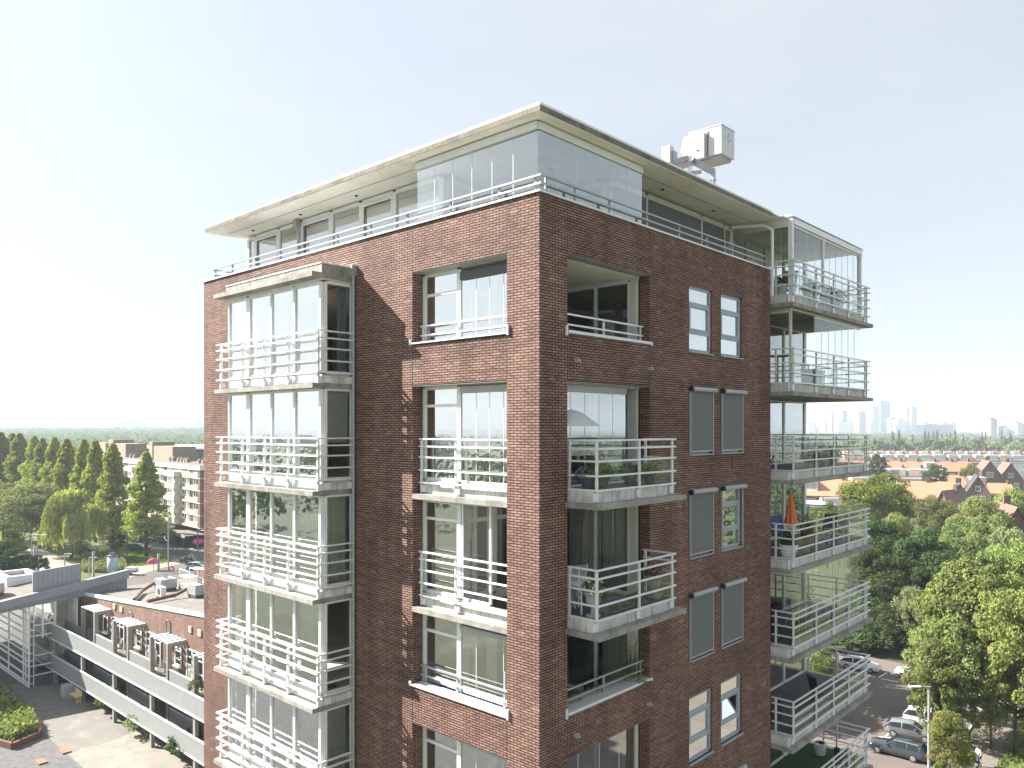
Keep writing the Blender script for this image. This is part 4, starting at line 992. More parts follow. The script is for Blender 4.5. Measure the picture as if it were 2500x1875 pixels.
# front columns
w_ = [-73.4, -66.05, -58.6, -51.05, -43.6, -36.1]
for x in w_: w = MB(); w.box(x - .16, 12.64, 0, x + .16, 12.92, 4.4); w.build('column', 'gallery', B)
units = [(-70.0, -66.75), (-62.2, -58.95), (-54.35, -51.1), (-46.5, -43.3), (-38.7, -35.4)]
prev = -74.9
for i, (a, c) in enumerate(units):
    # tall frame with slatted pergola
    pg = thing('pergola', None, None, (0, 0, 0)); pg.parent = B; pg.location = (0, 0, 0)
    w = MB(); w.box(a - .14, 13.95, 1.6, a + .14, 14.3, 7.82); w.build('post', 'gallery', pg)
    w = MB(); w.box(c - .14, 13.95, 1.6, c + .14, 14.3, 7.82); w.build('post', 'gallery', pg)
    w = MB(); w.box(c - .14, 14.302, 7.55, c + .14, 15.49, 7.80); w.box(a - .14, 14.302, 7.55, a + .14, 15.49, 7.80); w.build('beam', 'gallery', pg)
    w = MB()
    for j in range(6): y = 13.9 + j * .28; 
    for j in range(5): x = a + .18 + (c - a - .36) * j / 4.0; w.box(x - .2, 13.94, 7.825, x + .2, 15.48, 7.87)
    w.build('slat', 'coping', pg)
    # balcony between this frame and the previous one
    for z in (4.64, 1.62):
        w = MB(); w.box(c + .16, 14.02, z - .1, c + 4.4, 14.1, z + 1.15); w.build('balcony_parapet', 'gallery_clad', B)
        w = MB(); w.box(c + .16, 14.0, z + 1.152, c + 4.4, 14.12, z + 1.2); w.build('parapet_trim', 'coping', B)
        w = MB(); w.box(a + .15, 13.96, z - .2, c + 4.55, 15.49, z + .0); w.build('gallery_floor', 'paving', B)
        w = MB()
        for j in range(14): y = 14.32 + j * .09; w.box(a + .5, y, z, a + .53, y + .03, z + 1.05)
        for j in range(10): x = a + .55 + j * .22; w.box(x, 14.9, z, x + .03, 14.93, z + 1.0)
        w.box(a + .5, 14.3, z + 1.052, a + .53, 15.48, z + 1.09); w.box(a + .5, 14.89, z + 1.002, c, 14.94, z + 1.04); w.build('railing', 'alu', B)
        # glazed front
        gf = thing('window', None, None); gf.parent = B
        w = MB(); frame_y(w, [(c + .3, .1), (c + 1.3, .12), (c + 2.2, .08), (c + 3.2, .1)], [(z + .1, .1), (z + .95, .07), (z + 2.0, .07), (z + 2.6, .1)], 15.38, 15.46); w.build('frame', 'white', gf)
        g = MB(); pane_y(g, c + .36, c + 3.15, 15.42, z + .15, z + 2.55); g.build('pane', 'glass', gf)
        gf = thing('window', None, None); gf.parent = B
        w = MB(); frame_y(w, [(a + 1.4, .1), (a + 2.5, .1)], [(z + .9, .1), (z + 2.3, .1)], 15.40, 15.46); w.box(a + 1.3, 15.2, z + .75, a + 2.6, 15.48, z + .84); w.build('frame', 'white', gf)
        g = MB(); pane_y(g, a + 1.45, a + 2.45, 15.43, z + .95, z + 2.25); g.build('pane', 'glass', gf)
    w = MB(); w.box(a + 3.7 + .1, 15.40, 8.0 + i * .3, a + 4.35, 15.49, 8.5 + i * .3) if i in (0, 2) else None
    if i in (0, 2): w.build('wall_panel', 'beige_panel', B); w = MB(); w.box(a + 5.4, 15.40, 8.0 + i * .3, a + 6.0, 15.49, 8.5 + i * .3); w.build('wall_panel', 'beige_panel', B)
    w = MB(); w.path([(c + 4.6, 15.3, .5), (c + 4.6, 15.3, roofz(c + 4.6) - .75), (c + 4.85, 15.42, roofz(c + 4.6) - .75)], .075); w.build('downpipe', 'gallery', B)
    w = MB(); w.lathe((a + .35, 15.3, 7.0), [(.02, -.12), (.14, -.08), (.16, 0), (.14, .1), (.02, .14)], 10); w.build('globe_lamp', 'white', B)
w = MB(); w.box(-74.8, 14.0, 4.45, -70.2, 14.08, 5.8); w.box(-74.8, 14.0, 1.5, -70.2, 14.08, 2.8); w.build('balcony_parapet', 'gallery_clad', B)
# ---- stair tower with glazed lattice
ST = thing('stair_tower', 'white framed glass stair tower under a grey metal wedge roof', 'building', (-78, 12, 0))
XR, YF = -73.95, 10.55
w = MB()
rz = [.35, 1.05, 2.0, 2.54, 3.28, 4.1, 4.9, 5.5, 6.3, 7.1, 7.8]
for x in (-73.98, -75.7, -80.5, -85.0, -90): w.box(x - .09, YF, 0, x + .09, YF + .12, 8.6)
w.box(-75.0, YF + .001, .05, -74.9, YF + .1, 8.5)
for z in [0.06] + rz: w.box(-92, YF + .005, z - .06, -73.9, YF + .115, z + .06)
for y in (10.6, 10.95): w.box(-73.95, y, 0, -73.85, y + .08, 8.7)
for z in rz: w.box(-73.94, 10.7, z - .05, -73.86, 10.94, z + .05)
w.box(-74.0, 12.75, .0, -73.82, 12.95, 8.9)
for z in (4.9, 5.9, 6.9, 7.9, 2.0, 3.0, 1.1): w.box(-73.95, 11.05, z - .06, -73.86, 12.74, z + .06)
w.box(-73.97, 11.7, 4.6, -73.85, 11.85, 8.2)
w.build('frame', 'white', ST)
g = MB(); pane_y(g, -92, -74.1, YF + .06, .1, 8.5); pane_x(g, -73.9, 11.0, 12.7, .2, 8.8); g.build('pane', 'glass', ST)
w = MB(); w.box(-92, 14.5, 0, -75, 14.7, 8.6); w.box(-90, 11, 2.2, -75.5, 14.4, 2.35); w.box(-90, 11, 5.2, -75.5, 14.4, 5.35)
for j in range(9): w.box(-85 + j * .5, 11.2, 2.3 + j * .32, -84.4 + j * .5, 13, 2.4 + j * .32)
w.build('inner_stair', 'plaster', ST)
w = MB(); w.prism([(4.0, 8.15), (19.72, 9.35 + .85), (19.72, 9.35 + .15), (4.0, 7.45)][::1], 0, -73.98, -73.55) if False else w.prism([(2.0, 7.95), (19.7, 10.21), (19.7, 9.35), (2.0, 7.15)], 0, -74.05, -73.45); w.build('fascia', 'zinc', ST)
w = MB(); w.prism([(2.0, 5.2 + 1.9), (19.6, 9.33), (19.6, 8.1), (13.0, 8.0), (2.0, 7.05)], 0, -73.99, -73.75); w.build('cladding', 'seam_x', ST)
w = MB(); w.prism([(2.0, 8.0), (14.6, 9.47), (14.6, 9.2), (2.0, 7.7)], 0, -84.3, -74.06); w.build('roof', 'roofing', ST)
w = MB(); w.prism([(2.0, 8.0), (12.2, 9.19), (12.2, 8.99), (2.0, 7.7)], 0, -104, -84.31); w.build('roof', 'roofing', ST)
w = MB(); w.box(-84.6, 14.61, 0, -74.1, 14.9, 9.62); w.build('roof_edge', 'coping', ST)
w = MB(); w.prism([(11.0, 9.0), (15.3, 9.6), (15.3, 11.35), (11.0, 11.05)], 0, -74.4, -74.12); w.build('cladding', 'seam_x', ST)
sx0, sx1, sy0, sy1 = -83.9, -79.6, 10.2, 13.2
w = MB(); w.box(sx0, sy0, 8.7, sx1, sy0 + .45, 9.95); w.box(sx0, sy1 - .45, 8.7, sx1, sy1, 9.95); w.box(sx0, sy0 + .451, 8.7, sx0 + .45, sy1 - .451, 9.949); w.box(sx1 - .45, sy0 + .451, 8.7, sx1, sy1 - .451, 9.949); w.build('skylight_kerb', 'coping', ST)
w = MB(); w.quad((sx0 + .45, sy0 + .45, 9.55), (sx1 - .45, sy0 + .45, 9.55), (sx1 - .45, sy1 - .45, 9.55), (sx0 + .45, sy1 - .45, 9.55)); w.build('skylight_pane', 'pipe_brown', ST)

# roof plant on the low roofs
def roof_unit(loc, label, pipe):
    t = thing('ventilation_unit', label, 'roof vent', loc, 'ventilation boxes on the low roofs')
    x, y, z = loc
    w = MB(); w.box(x - .75, y - .75, z, x + .75, y + .75, z + .35); w.build('base', 'darkgrey', t)
    w = MB(); w.box(x - .8, y - .8, z + .352, x + .8, y + .8, z + 1.25); w.build('housing', 'alu', t)
    w = MB(); [w.tube((x + a, y, z + 1.25), (x + a, y, z + 1.8), .07) for a in (-.3, 0, .3)]; w.build('flue', 'alu', t)
    w = MB(); w.path([(x - .8, y - .2, z + .95)] + pipe, .17, 8); w.build('duct', 'pipe_brown', t)
def rz_(x): return roofz(x) + .1
u1 = (-67.1, 20.75, rz_(-67.1)); u2 = (-58.8, 20.3, rz_(-58.8))
roof_unit(u1, 'metal ventilation box with brown duct, left of the white cart on the low roof', [(-68.0, 20.2, u1[2] + .85), (-67.4, 18.6, u1[2] + .3), (-62.4, 15.9, rz_(-62.4) + .25)])
roof_unit(u2, 'metal ventilation box with brown duct, beside the brick tower edge', [(-59.8, 19.9, u2[2] + .85), (-60.0, 18.6, u2[2] + .3), (-59.6, 15.9, rz_(-59.6) + .25)])
roof_unit((-76.8, 8.3, 8.8), 'metal ventilation box with brown duct beside the skylight', [(-78.0, 8.0, 9.6), (-78.4, 6.2, 9.0), (-78.6, 2.0, 8.5)])
t = thing('air_conditioner', 'white air conditioning box standing alone on the low roof', 'air conditioner', (-62.9, 18.5, rz_(-62.9)))
w = MB(); x, y, z = -62.9, 18.5, rz_(-62.9); w.box(x - .55, y - .25, z + .15, x + .55, y + .25, z + 1.0); w.build('housing', 'white', t)
w = MB(); w.tube((x + .1, y - .27, z + .58), (x + .1, y - .255, z + .58), .34, .34, 14); w.box(x - .5, y - .2, z, x - .4, y + .2, z + .149); w.box(x + .4, y - .2, z, x + .5, y + .2, z + .149); w.build('fan_grille', 'darkgrey', t)
t = thing('trolley', 'white tubular maintenance trolley on the low roof', 'trolley', (-66.0, 22.3, rz_(-66)))
w = MB(); x, y, z = -65.6, 22.4, rz_(-66)
for a in (-.9, .9):
    for c in (-.5, .5): w.tube((x + a, y + c, z + .15), (x + a, y + c, z + 2.0), .05)
for h in (.4, 1.3): w.box(x - 1, y - .55, z + h, x + 1, y + .55, z + h + .06)
for c in (-.5, .5): w.tube((x - .9, y + c, z + 2.0), (x + .9, y + c, z + 2.0), .05)
w.build('frame', 'white', t)
w = MB(); [w.tube((x + a, y + c - .04, z + .15), (x + a, y + c + .04, z + .15), .15, .15, 10) for a in (-.8, .8) for c in (-.55, .55)]; w.build('wheel', 'darkgrey', t)

# courtyard things
for n_, (px, py), mk, lab, h, wd in (('bush', (268, 1738), 'bush', 'yellow green bush under the gallery beside the wooden bench', 2.0, 3.6), ('bush', (345, 1795), 'bushg', 'leafy bush at the gallery foot between second and third column', 2.1, 3.8), ('bush', (445, 1862), 'bushd', 'dark green bush at the gallery foot nearest the brick tower', 2.2, 4.0), ('bush', (95, 1655), 'bushd', 'dark bush at the foot of the glass stair tower', 1.8, 2.6), ('bush', (145, 1660), 'bushd', 'dark bush below the start of the lower gallery', 2.0, 3.2)):
    p = gnd(px, py); plant(mk, lab, p.x, p.y + .6, h, wd, cat='bush')
pc = gnd(30, 1790)
pl = thing('planter_bed', 'raised brick edged bed with cream flowering shrubs in the courtyard', 'planter', (pc.x, pc.y, 0))
pts = gp((-40, 1810), l_(95, 1515), l_(310, 1420), l_(300, 1340), (0, 1680), (-60, 1690))
w = MB(); n_ = len(pts); i0 = 0
for i in range(n_): a = pts[i]; c = pts[(i + 1) % n_]; w.bar((a[0], a[1], .25), (c[0], c[1], .25), .25, .5)
w.build('kerb', 'pipe_brown', pl)
o = scatter_blades('shrubs', gp((-40, 1800), l_(95, 1490), l_(300, 1400), l_(280, 1330), (0, 1690), (-60, 1700)), 14000, 1.3, 'leaf_cream', None, None, .24, None); o.parent = pl; o.matrix_parent_inverse = Matrix.Translation((-pc.x, -pc.y, 0)); 
for (x, y), lab in ((l_(500, 1533), 'terracotta paver slab lying on gravel, beside the pale paving'), (l_(318, 1615), 'terracotta paver slab lying on gravel, nearest the photo bottom')):
    p = gnd(x, y); w = MB(); w.box(p.x - .5, p.y - .3, .01, p.x + .5, p.y + .3, .12); tag(w.build('paver', 'terracotta'), lab, 'paver', 'loose pavers on the gravel')
bp = gnd(182, 1712); t = thing('bench', 'wooden bench on the courtyard below the lower gallery', 'bench', (bp.x, bp.y, 0))
w = MB(); w.box(bp.x - .9, bp.y - .2, .5, bp.x + .9, bp.y + .3, .58); w.build('seat', 'lightwood', t)
w = MB(); w.box(bp.x - .9, bp.y + .32, .55, bp.x + .9, bp.y + .38, 1.05); w.build('backrest', 'lightwood', t)
for a in (-.8, .8): w = MB(); w.box(bp.x + a - .05, bp.y - .15, 0, bp.x + a + .05, bp.y + .3, .5); w.build('leg', 'lightwood', t)
for i, dx in enumerate((-1.6, -2.2)): w = MB(); w.box(bp.x + dx - .22, bp.y - .4, 0, bp.x + dx + .22, bp.y + .5, 1.1); tag(w.build('bin', 'stone'), ['grey waste container beside the wooden bench', 'grey waste container further from the wooden bench'][i], 'bin', 'waste containers by the bench')
fp = (-44.6, 14.2)
plant('bushg', 'purple flowering plant on the upper gallery beside the brick tower', -46.2, 14.0, 1.3, 1.3, 4.9, 'plant')
# ================================================================== APARTMENT BLOCK (left, far)
def frame_thing(name, label, cat, p, ux, group=None):
    t = bpy.data.objects.new(name, None); COL.objects.link(t); t.location = p; t.rotation_euler = (0, 0, atan2(ux[1], ux[0])); OFF[t.name] = Vector((0, 0, 0))
    return tag(t, label, cat, group)
def part(name, mb, m, parent, smooth=False): return mb.build(name, m, parent, smooth)
pA = gat(488, 165); pB = gat(363, 188); uA = (pB - pA).normalized()
K = frame_thing('apartment_block', 'long beige five storey apartment block with white roof edge over shops, behind the conical trees', 'building', pA, uA)
ZB, ZT, NF = 3.75, 16.9, 5
fh = (ZT - ZB) / NF; LEN = 92
w = MB(); w.box(0, -11, ZB, LEN, -.25, ZT - .1); w.box(-.0, -11, 0, LEN, -2.5, ZB); part('wall', w, 'cream', K)
w = MB(); w.box(-.02, -11, ZB, .0, -.3, ZT - .8); w.box(.0, -.24, ZB, 1.3, -.02, ZT - .8); part('end_wall', w, 'brick_low', K)
w = MB(); w.box(-.15, -11.2, ZT - .85, LEN, .15, ZT + .1); part('roof_edge', w, 'white', K)
w = MB(); w.box(-.1, -11.1, ZT + .101, LEN, .1, ZT + .15); part('roof', w, 'roofing', K)
for f_ in range(NF):
    z = ZB + f_ * fh; w = MB(); w.box(1.302, -.24, z, LEN, .0, z + fh * .40); part('spandrel', w, 'beige_panel', K)
    w = MB(); w.box(-.05, -11.05, z - .06, LEN, .05, z + .05); part('floor_band', w, 'white', K)
pat = [(1.4, 4.0, 'g'), (4.2, 6.0, 'd'), (6.2, 7.6, 'g'), (7.8, 10.4, 'g'), (17.2, 19.2, 'g'), (19.9, 21.6, 'd'), (21.8, 24.2, 'g'), (24.6, 27.8, 'g')]
n_w = 0
for f_ in range(NF):
    z = ZB + f_ * fh + fh * .42
    for rep in range(3):
        off = rep * 28.2
        for a, c, ty in pat:
            if rep == 2 and a > 20: continue
            w = MB(); frame_y(w, [(off + a + .05, .1), (off + (a + c) / 2, .08), (off + c - .05, .1)], [(z + .05, .1), (z + fh * .50, .1)], -.24, -.12)
            if ty == 'd': w.box(off + a + .1, -.23, z + .1, off + (a + c) / 2 - .05, -.15, z + fh * .46)
            n_w += 1
            wf = part('window', w, 'white' if ty == 'g' else 'darkgrey', K)
            g = MB(); pane_y(g, off + a + .1, off + c - .1, -.2, z + .1, z + fh * .46); gg = g.build('pane', 'glass', wf)
for rep in range(3):
    for f_ in range(NF):
        z = ZB + f_ * fh; a = 11.0 + rep * 28.2
        bl = bpy.data.objects.new('balcony', None); COL.objects.link(bl); bl.parent = K; OFF[bl.name] = Vector((0, 0, 0))
        w = MB(); w.box(a, .01, z - .02, a + 5.8, 1.5, z + .12); w.build('slab', 'cream', bl)
        w = MB(); w.box(a, 1.42, z + .125, a + 5.8, 1.5, z + fh * .42); w.box(a, .02, z + .125, a + .08, 1.415, z + fh * .42); w.box(a + 5.72, .02, z + .125, a + 5.8, 1.415, z + fh * .42); w.build('parapet', 'cream', bl)
w = MB(); w.box(-1.5, -2.4, 2.5, LEN, 3.6, 2.62); part('shop_canopy', w, 'roofing', K)
w = MB(); w.box(-1.5, 3.61, 2.2, LEN, 3.75, 2.9); part('canopy_fascia', w, 'alu', K)
w = MB(); w.box(.2, -2.45, .1, LEN, -2.40, 2.45); part('shop_front', w, 'car_glass', K)
for a in range(0, 90, 9): w = MB(); w.box(a + 1, 2.9, 0, a + 1.3, 3.2, 2.49); part('column', w, 'darkgrey', K)
for a in (1.6, 2.8, 5, 7.6, 10, 17, 18.5, 20.5, 22.5, 26, 28, 46, 48, 54, 57, 74, 80):
    w = MB(); w.box(a, -4.6, ZT + .15, a + .8, -3.6, ZT + .95)
    for q in (.1, .45): w.box(a + q, -4.4, ZT + .95, a + q + .22, -3.9, ZT + 1.25)
    part('chimney', w, 'tan_brick', K)
for a, c, h in ((27, 40, 3.6), (41, 43.5, 4.6), (62, 72, 3.8), (73, 77, 4.8), (80, 90, 3.8)):
    w = MB(); w.box(a, -9.5, ZT + .15, c, -4.0, ZT + h); part('rooftop_housing', w, 'tan_brick', K)
# glass fronted hall behind
p0 = gat(560, 245); p1 = gat(290, 262); uu = (p1 - p0).normalized()
K2 = frame_thing('glass_hall', 'long dark glazed hall with white roof edge behind the apartment block', 'building', p0, uu)
w = MB(); w.box(0, -30, 0, 48, -.3, 18.2); part('wall', w, 'darkgrey', K2)
w = MB(); w.box(0, -.29, 9, 48, -.2, 17.4); part('curtain_wall', w, 'glass_far', K2)
w = MB(); w.box(-.3, -30, 18.201, 48.3, .3, 18.9); part('roof_edge', w, 'white', K2)

# ================================================================== HOUSES (right, far)
def house_proto(kind):
    t = bpy.data.objects.new('terraced_house' if kind != 'gable' else 'gabled_house', None); COL.objects.link(t); OFF[t.name] = Vector((0, 0, 0)); return t
def mk_terrace(tile, dormer, wallm='brick_house', we=6.0, dp=9.0, ez=6.0, rz2=9.6):
    t = house_proto('t')
    w = MB(); w.box(0, -dp, 0, we, 0, ez); w.prism([(0, ez), (-dp, ez), (-dp / 2, rz2 - .12)], 0, .02, we - .02); w.build('wall', wallm, t)
    w = MB(); o_ = .35
    w.prism([(o_, ez - .25), (-dp / 2, rz2), (-dp / 2, rz2 + .14), (o_, ez - .08)], 0, 0, we); w.prism([(-dp - o_, ez - .25), (-dp / 2 - .001, rz2), (-dp / 2 - .001, rz2 + .14), (-dp - o_, ez - .08)], 0, 0, we)
    r_ = w.build('roof', tile, t)
    w = MB(); w.box(.3, -dp / 2 - .4, rz2 - .3, 1.1, -dp / 2 + .4, rz2 + 1.1); w.build('chimney', 'brick_house', t)
    for a in (.8, 3.4):
        for z in (1.0, 3.7):
            w = MB(); frame_y(w, [(a, .1), (a + .9, .08), (a + 1.8, .1)], [(z, .1), (z + 1.5, .1)], .0, .06); wf = w.build('window', 'white', t)
            g = MB(); pane_y(g, a + .05, a + 1.75, .03, z + .05, z + 1.45); g.build('pane', 'glass', wf)
    if dormer:
        a, c = (1.2, 4.8) if dormer == 1 else (.4, 5.6)
        w = MB(); w.box(a, -dp / 2 + .4, ez + .9, c, -.9, rz2 - .5); w.box(a - .15, -dp / 2 + .2, rz2 - .499, c + .15, -.7, rz2 - .32); d_ = w.build('dormer', 'white', t)
        g = MB(); n = 3
        for i in range(n): q0 = a + .2 + (c - a - .4) * i / n; pane_y(g, q0, q0 + (c - a - .4) / n - .15, -.89, ez + 1.5, rz2 - .75)
        g.build('pane', 'glass', d_)
    return t
def mk_gable(tile, wallm='brick_house', wd=8.5, dp=11, ez=6.0, rz2=11.0):
    t = house_proto('gable')
    w = MB(); w.prism([(0, 0), (wd, 0), (wd, ez), (wd / 2, rz2 - .15), (0, ez)], 1, -dp, 0); w.build('wall', wallm, t)
    w = MB(); w.prism([(-.4, ez - .45), (wd / 2, rz2), (wd / 2, rz2 + .16), (-.4, ez - .25)], 1, -dp - .3, .35); w.prism([(wd + .4, ez - .45), (wd / 2 + .001, rz2), (wd / 2 + .001, rz2 + .16), (wd + .4, ez - .25)], 1, -dp - .3, .35); w.build('roof', tile, t)
    w = MB(); w.box(wd / 2 - 1, -dp * .6, rz2 - .8, wd / 2 + .2, -dp * .6 + .8, rz2 + 1.2); w.build('chimney', 'brick_house', t)
    for a, z in ((1.4, 1.2), (5.2, 1.2), (1.6, 4.0), (5.0, 4.0), (3.4, 6.8)):
        w = MB(); frame_y(w, [(a, .12), (a + .85, .08), (a + 1.7, .12)], [(z, .12), (z + 1.4, .12)], .0, .07); wf = w.build('window', 'white', t)
        g = MB(); pane_y(g, a + .06, a + 1.64, .03, z + .06, z + 1.34); g.build('pane', 'glass', wf)
    return t
HP = {'o0': mk_terrace('tile_orange', 0), 'o1': mk_terrace('tile_orange', 1), 'o2': mk_terrace('tile_orange', 2), 'g2': mk_terrace('tile_grey', 2, 'white'), 'b1': mk_terrace('tile_brown', 1),
      'gb': mk_gable('tile_brown'), 'gd': mk_gable('tile_dark'), 'go': mk_gable('tile_orange')}
HU = set()
NTH = 'first second third fourth fifth sixth seventh eighth ninth tenth eleventh twelfth thirteenth fourteenth fifteenth sixteenth seventeenth eighteenth nineteenth twentieth twenty-first twenty-second twenty-third twenty-fourth twenty-fifth twenty-sixth twenty-seventh twenty-eighth'.split()
def put_house(key, loc, ang, sc, label, group=None):
    p = HP[key]
    if key in HU: o = copy_tree(p)
    else: HU.add(key); o = p
    o.location = loc; o.rotation_euler = (0, 0, ang); o.scale = sc
    for k_ in ('group',):
        if k_ in o.keys(): del o[k_]
    tag(o, label, 'house', group); return o
def row(px0, d0, px1, d1, keys, ztop, label, group):
    a = gat(px0, d0); c = gat(px1, d1); u = c - a; Ls = u.length; n = max(1, round(Ls / 6.4)); u.normalize(); ang = atan2(u.y, u.x); s = Ls / n / 6.0
    for i in range(n):
        p = a + u * (Ls * i / n); k_ = keys[i % len(keys)]
        put_house(k_, (p.x, p.y, 0), ang, (s, 1.0, ztop / 9.74), f'{label}, {NTH[i]} from its right end' if n > 1 else label, group)
row(2352, 198, 1935, 214, ['o0', 'o0', 'o1', 'o0', 'o0', 'o2'], 11.0, 'house in the nearest terrace with bright orange roof', 'terraced houses in the nearest orange roofed row')
row(2310, 282, 2080, 290, ['g2'], 10.4, 'grey roofed house with white dormer behind the nearest terrace', 'grey roofed terraced houses')
row(2380, 330, 2090, 338, ['o0', 'o0', 'o1'], 10.8, 'orange roofed house in the second orange terrace', 'terraced houses in the second orange roofed row')
row(2420, 250, 2310, 252, ['b1', 'o0'], 9.6, 'brown roofed house left of the big brick gable', 'brown roofed terraced houses')
row(2540, 398, 2060, 412, ['b1', 'g2', 'o2', 'g2', 'o1', 'g2'], 11.6, 'white dormered house in the long terrace before the trees', 'terraced houses in the long row before the tree belt')
row(2560, 455, 1920, 470, ['g2', 'o1', 'g2', 'b1'], 11.5, 'house in the farthest terrace against the tree belt', 'terraced houses in the farthest row')
row(2480, 230, 2420, 232, ['o0'], 8.4, 'low orange roofed house in front of the big brick gable', 'low orange roofed houses')
def gab(key, px, d, ztop, lab, wpx, rot=0.):
    p = gat(px, d); ang = atan2(-RY, -RX) + rot; s = wpx * d / F / 8.5
    put_house(key, (p.x, p.y, 0), ang, (s, 1.0, ztop / 11.16), lab)
gab('gb', 2456, 256, 14.2, 'big brown brick house with tall pointed gable, rightmost rooftops', 68, -.35)
gab('gb', 2500, 264, 13.2, 'brown brick gabled house at the right edge behind the big gable', 56, -.35)
gab('gd', 2376, 196, 11.0, 'brick house with blue black tiled roof and white windows among the treetops', 56, -.45)
gab('gd', 2418, 222, 11.4, 'second dark roofed brick house, right of the blue black one', 52, -.45)
gab('gb', 2330, 168, 11.4, 'dark brown roofed house behind the olive birch', 56, -.9)
gab('gb', 2545, 116, 13.2, 'grey brown brick house with slate gable at the right edge', 108, -.3)
# flat roofed block left of the bright tree
q = gat(2040, 168); uu = (-RX, -RY)
fb = frame_thing('flat_roof_block', 'small flat roofed brick block with white roof edge seen past the umbrella', 'building', q, uu)
w = MB(); w.box(0, -9, 0, 12, 0, 7.9); w.box(-3.5, -7, 0, -.01, -1, 7.2); part('wall', w, 'brick_low', fb)
w = MB(); w.box(-.1, -9.1, 7.901, 12, .1, 8.6); part('roof_edge', w, 'white', fb)
w = MB(); w.box(1, -4, 8.6, 1.15, -3.9, 9.9); w.box(3, -4, 8.6, 3.15, -3.9, 9.9); w.box(5, -4, 8.6, 5.15, -3.9, 9.9); part('vent_pipe', w, 'darkgrey', fb)
w = MB(); w.box(-4.8, -9.2, 0, -.2, -8.2, 9.2); part('wall', w, 'white', fb)

# ================================================================== TREES (right)
plantp('bright', 'broad bright green tree in front of the orange roofed terrace', 2140, 150, ytop(1163, 150), 200, rot=1.)
plantp('bright', 'smaller bright green tree left of the broad bright one, behind the balcony with the umbrella', 2020, 140, ytop(1230, 140), 90, rot=2.)
plantp('birch', 'olive birch standing right of the broad bright green tree', 2285, 128, ytop(1206, 128), 112)
plantp('plane2', 'yellow green tree in front of the olive birch', 2195, 118, ytop(1238, 118), 90, rot=.5)
plantp('conifer', 'dark pine among the roofs behind the orange terrace', 2282, 236, ytop(1132, 236), 62, name='pine_tree')
plantp('conifer', 'dark pine at the left end of the roofs above the upper balcony rail', 2142, 262, ytop(1106, 262), 46, name='pine_tree')
plantp('bright', 'round green tree between the terraces left of the big gable', 2368, 262, ytop(1135, 262), 48)
plantp('plane2', 'pale green small tree on the street between the rear terraces', 2230, 300, ytop(1138, 300), 36)
for px, d, yt, wp, k_, lab in (
        (2400, 120, 1196, 130, 'plane2', 'yellow green tree below the blue black roofed house'),
        (2485, 128, 1176, 120, 'plane2', 'yellow green tree at the right edge below the gables'),
        (2350, 108, 1245, 120, 'plane', 'mid green tree between the birch and the slate gable house'),
        (2425, 104, 1238, 140, 'plane', 'mid green tree left of the slate gable house'),
        (2470, 98, 1296, 120, 'grey', 'grey green tree in front of the slate gable house'),
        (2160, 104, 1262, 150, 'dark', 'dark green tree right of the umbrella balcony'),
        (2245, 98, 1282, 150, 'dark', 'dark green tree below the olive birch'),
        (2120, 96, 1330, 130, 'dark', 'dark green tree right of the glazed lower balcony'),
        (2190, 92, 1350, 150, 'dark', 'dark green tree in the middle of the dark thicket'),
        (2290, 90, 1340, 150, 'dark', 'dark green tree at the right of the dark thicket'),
        (2110, 92, 1450, 90, 'bushd', 'dark undergrowth bush behind the white hatchback'),
        (2235, 86, 1440, 110, 'grey', 'bluish green small tree behind the two white cars'),
        (2330, 84, 1430, 120, 'dark', 'dark small tree behind the white people carrier'),
        (2380, 82, 1330, 150, 'dark', 'dark tree between the thicket and the yellow green front trees'),
        (2175, 88, 1470, 130, 'dark', 'dark low tree directly above the parked white cars')):
    plantp(k_, lab, px, d, ytop(yt, d), wp)
for i_, (px, d, yt, wp) in enumerate(((2070, 88, 1540, 140), (2140, 87, 1535, 140), (2215, 86.5, 1530, 150), (2290, 85, 1530, 150), (2370, 84, 1530, 150))):
    plantp('bushd', ['dark hedge bush behind the tail of the white hatchback', 'dark hedge bush behind the nose of the white hatchback', 'dark hedge bush behind the nose of the white people carrier', 'dark hedge bush behind the middle of the white people carrier', 'dark hedge bush right of the white people carrier'][i_], px, d, ytop(yt, d), wp, cat='bush')
plantp('plane', 'tall yellow green street tree with visible trunk behind the lamp post', 2375, 66, ytop(1345, 66), 240, rot=.4)
plantp('plane2', 'bright street tree at the right edge over the footpath', 2480, 60, ytop(1400, 60), 190, rot=2.)
plantp('plane', 'street tree leaning over the parked cars behind the lamp post', 2295, 62, ytop(1545, 62), 150, rot=1.6)
plantp('plane2', 'tall yellow green tree behind the street trees at the right edge', 2455, 80, ytop(1300, 80), 170, rot=3.)
plantp('plane2', 'young leafy tree beside the lamp post at the bottom', 2318, 55.5, ytop(1725, 55.5), 95, rot=.2)
plantp('plane', 'leafy street tree directly behind the head of the right lamp post', 2325, 63, ytop(1490, 63), 200, rot=2.6)
plantp('plane2', 'bright tree between footpath and car park, right of the lamp post', 2420, 61, ytop(1570, 61), 130, rot=4.1)
plantp('bush', 'green bush at the foot of the lamp post', 2292, 54, 1.6, 60, cat='bush')
plantp('bush', 'green bush beside the shaded footpath', 2352, 57, 2.2, 60, cat='bush')
plantp('bright', 'young bright tree seen through the fifth corner balcony', 2010, 62, ytop(1585, 62), 90, rot=.9)
for (x, y, h_) in ((-27, 49, 13), (-23, 57.5, 13.5), (-29, 62, 13)):
    plant('plane', f'street tree beside the tower, {"nearest the tower" if y < 50 else "middle one of three" if y < 60 else "farthest of three"}, known by its shadow on the road', x, y, h_, 10)
plantp('plane2', 'yellow green tree filling the right edge below the slate gable house', 2500, 86, ytop(1395, 86), 150, rot=5.)
plantp('plane', 'mid green tree between the tall street tree and the right edge', 2435, 72, ytop(1470, 72), 150, rot=5.)
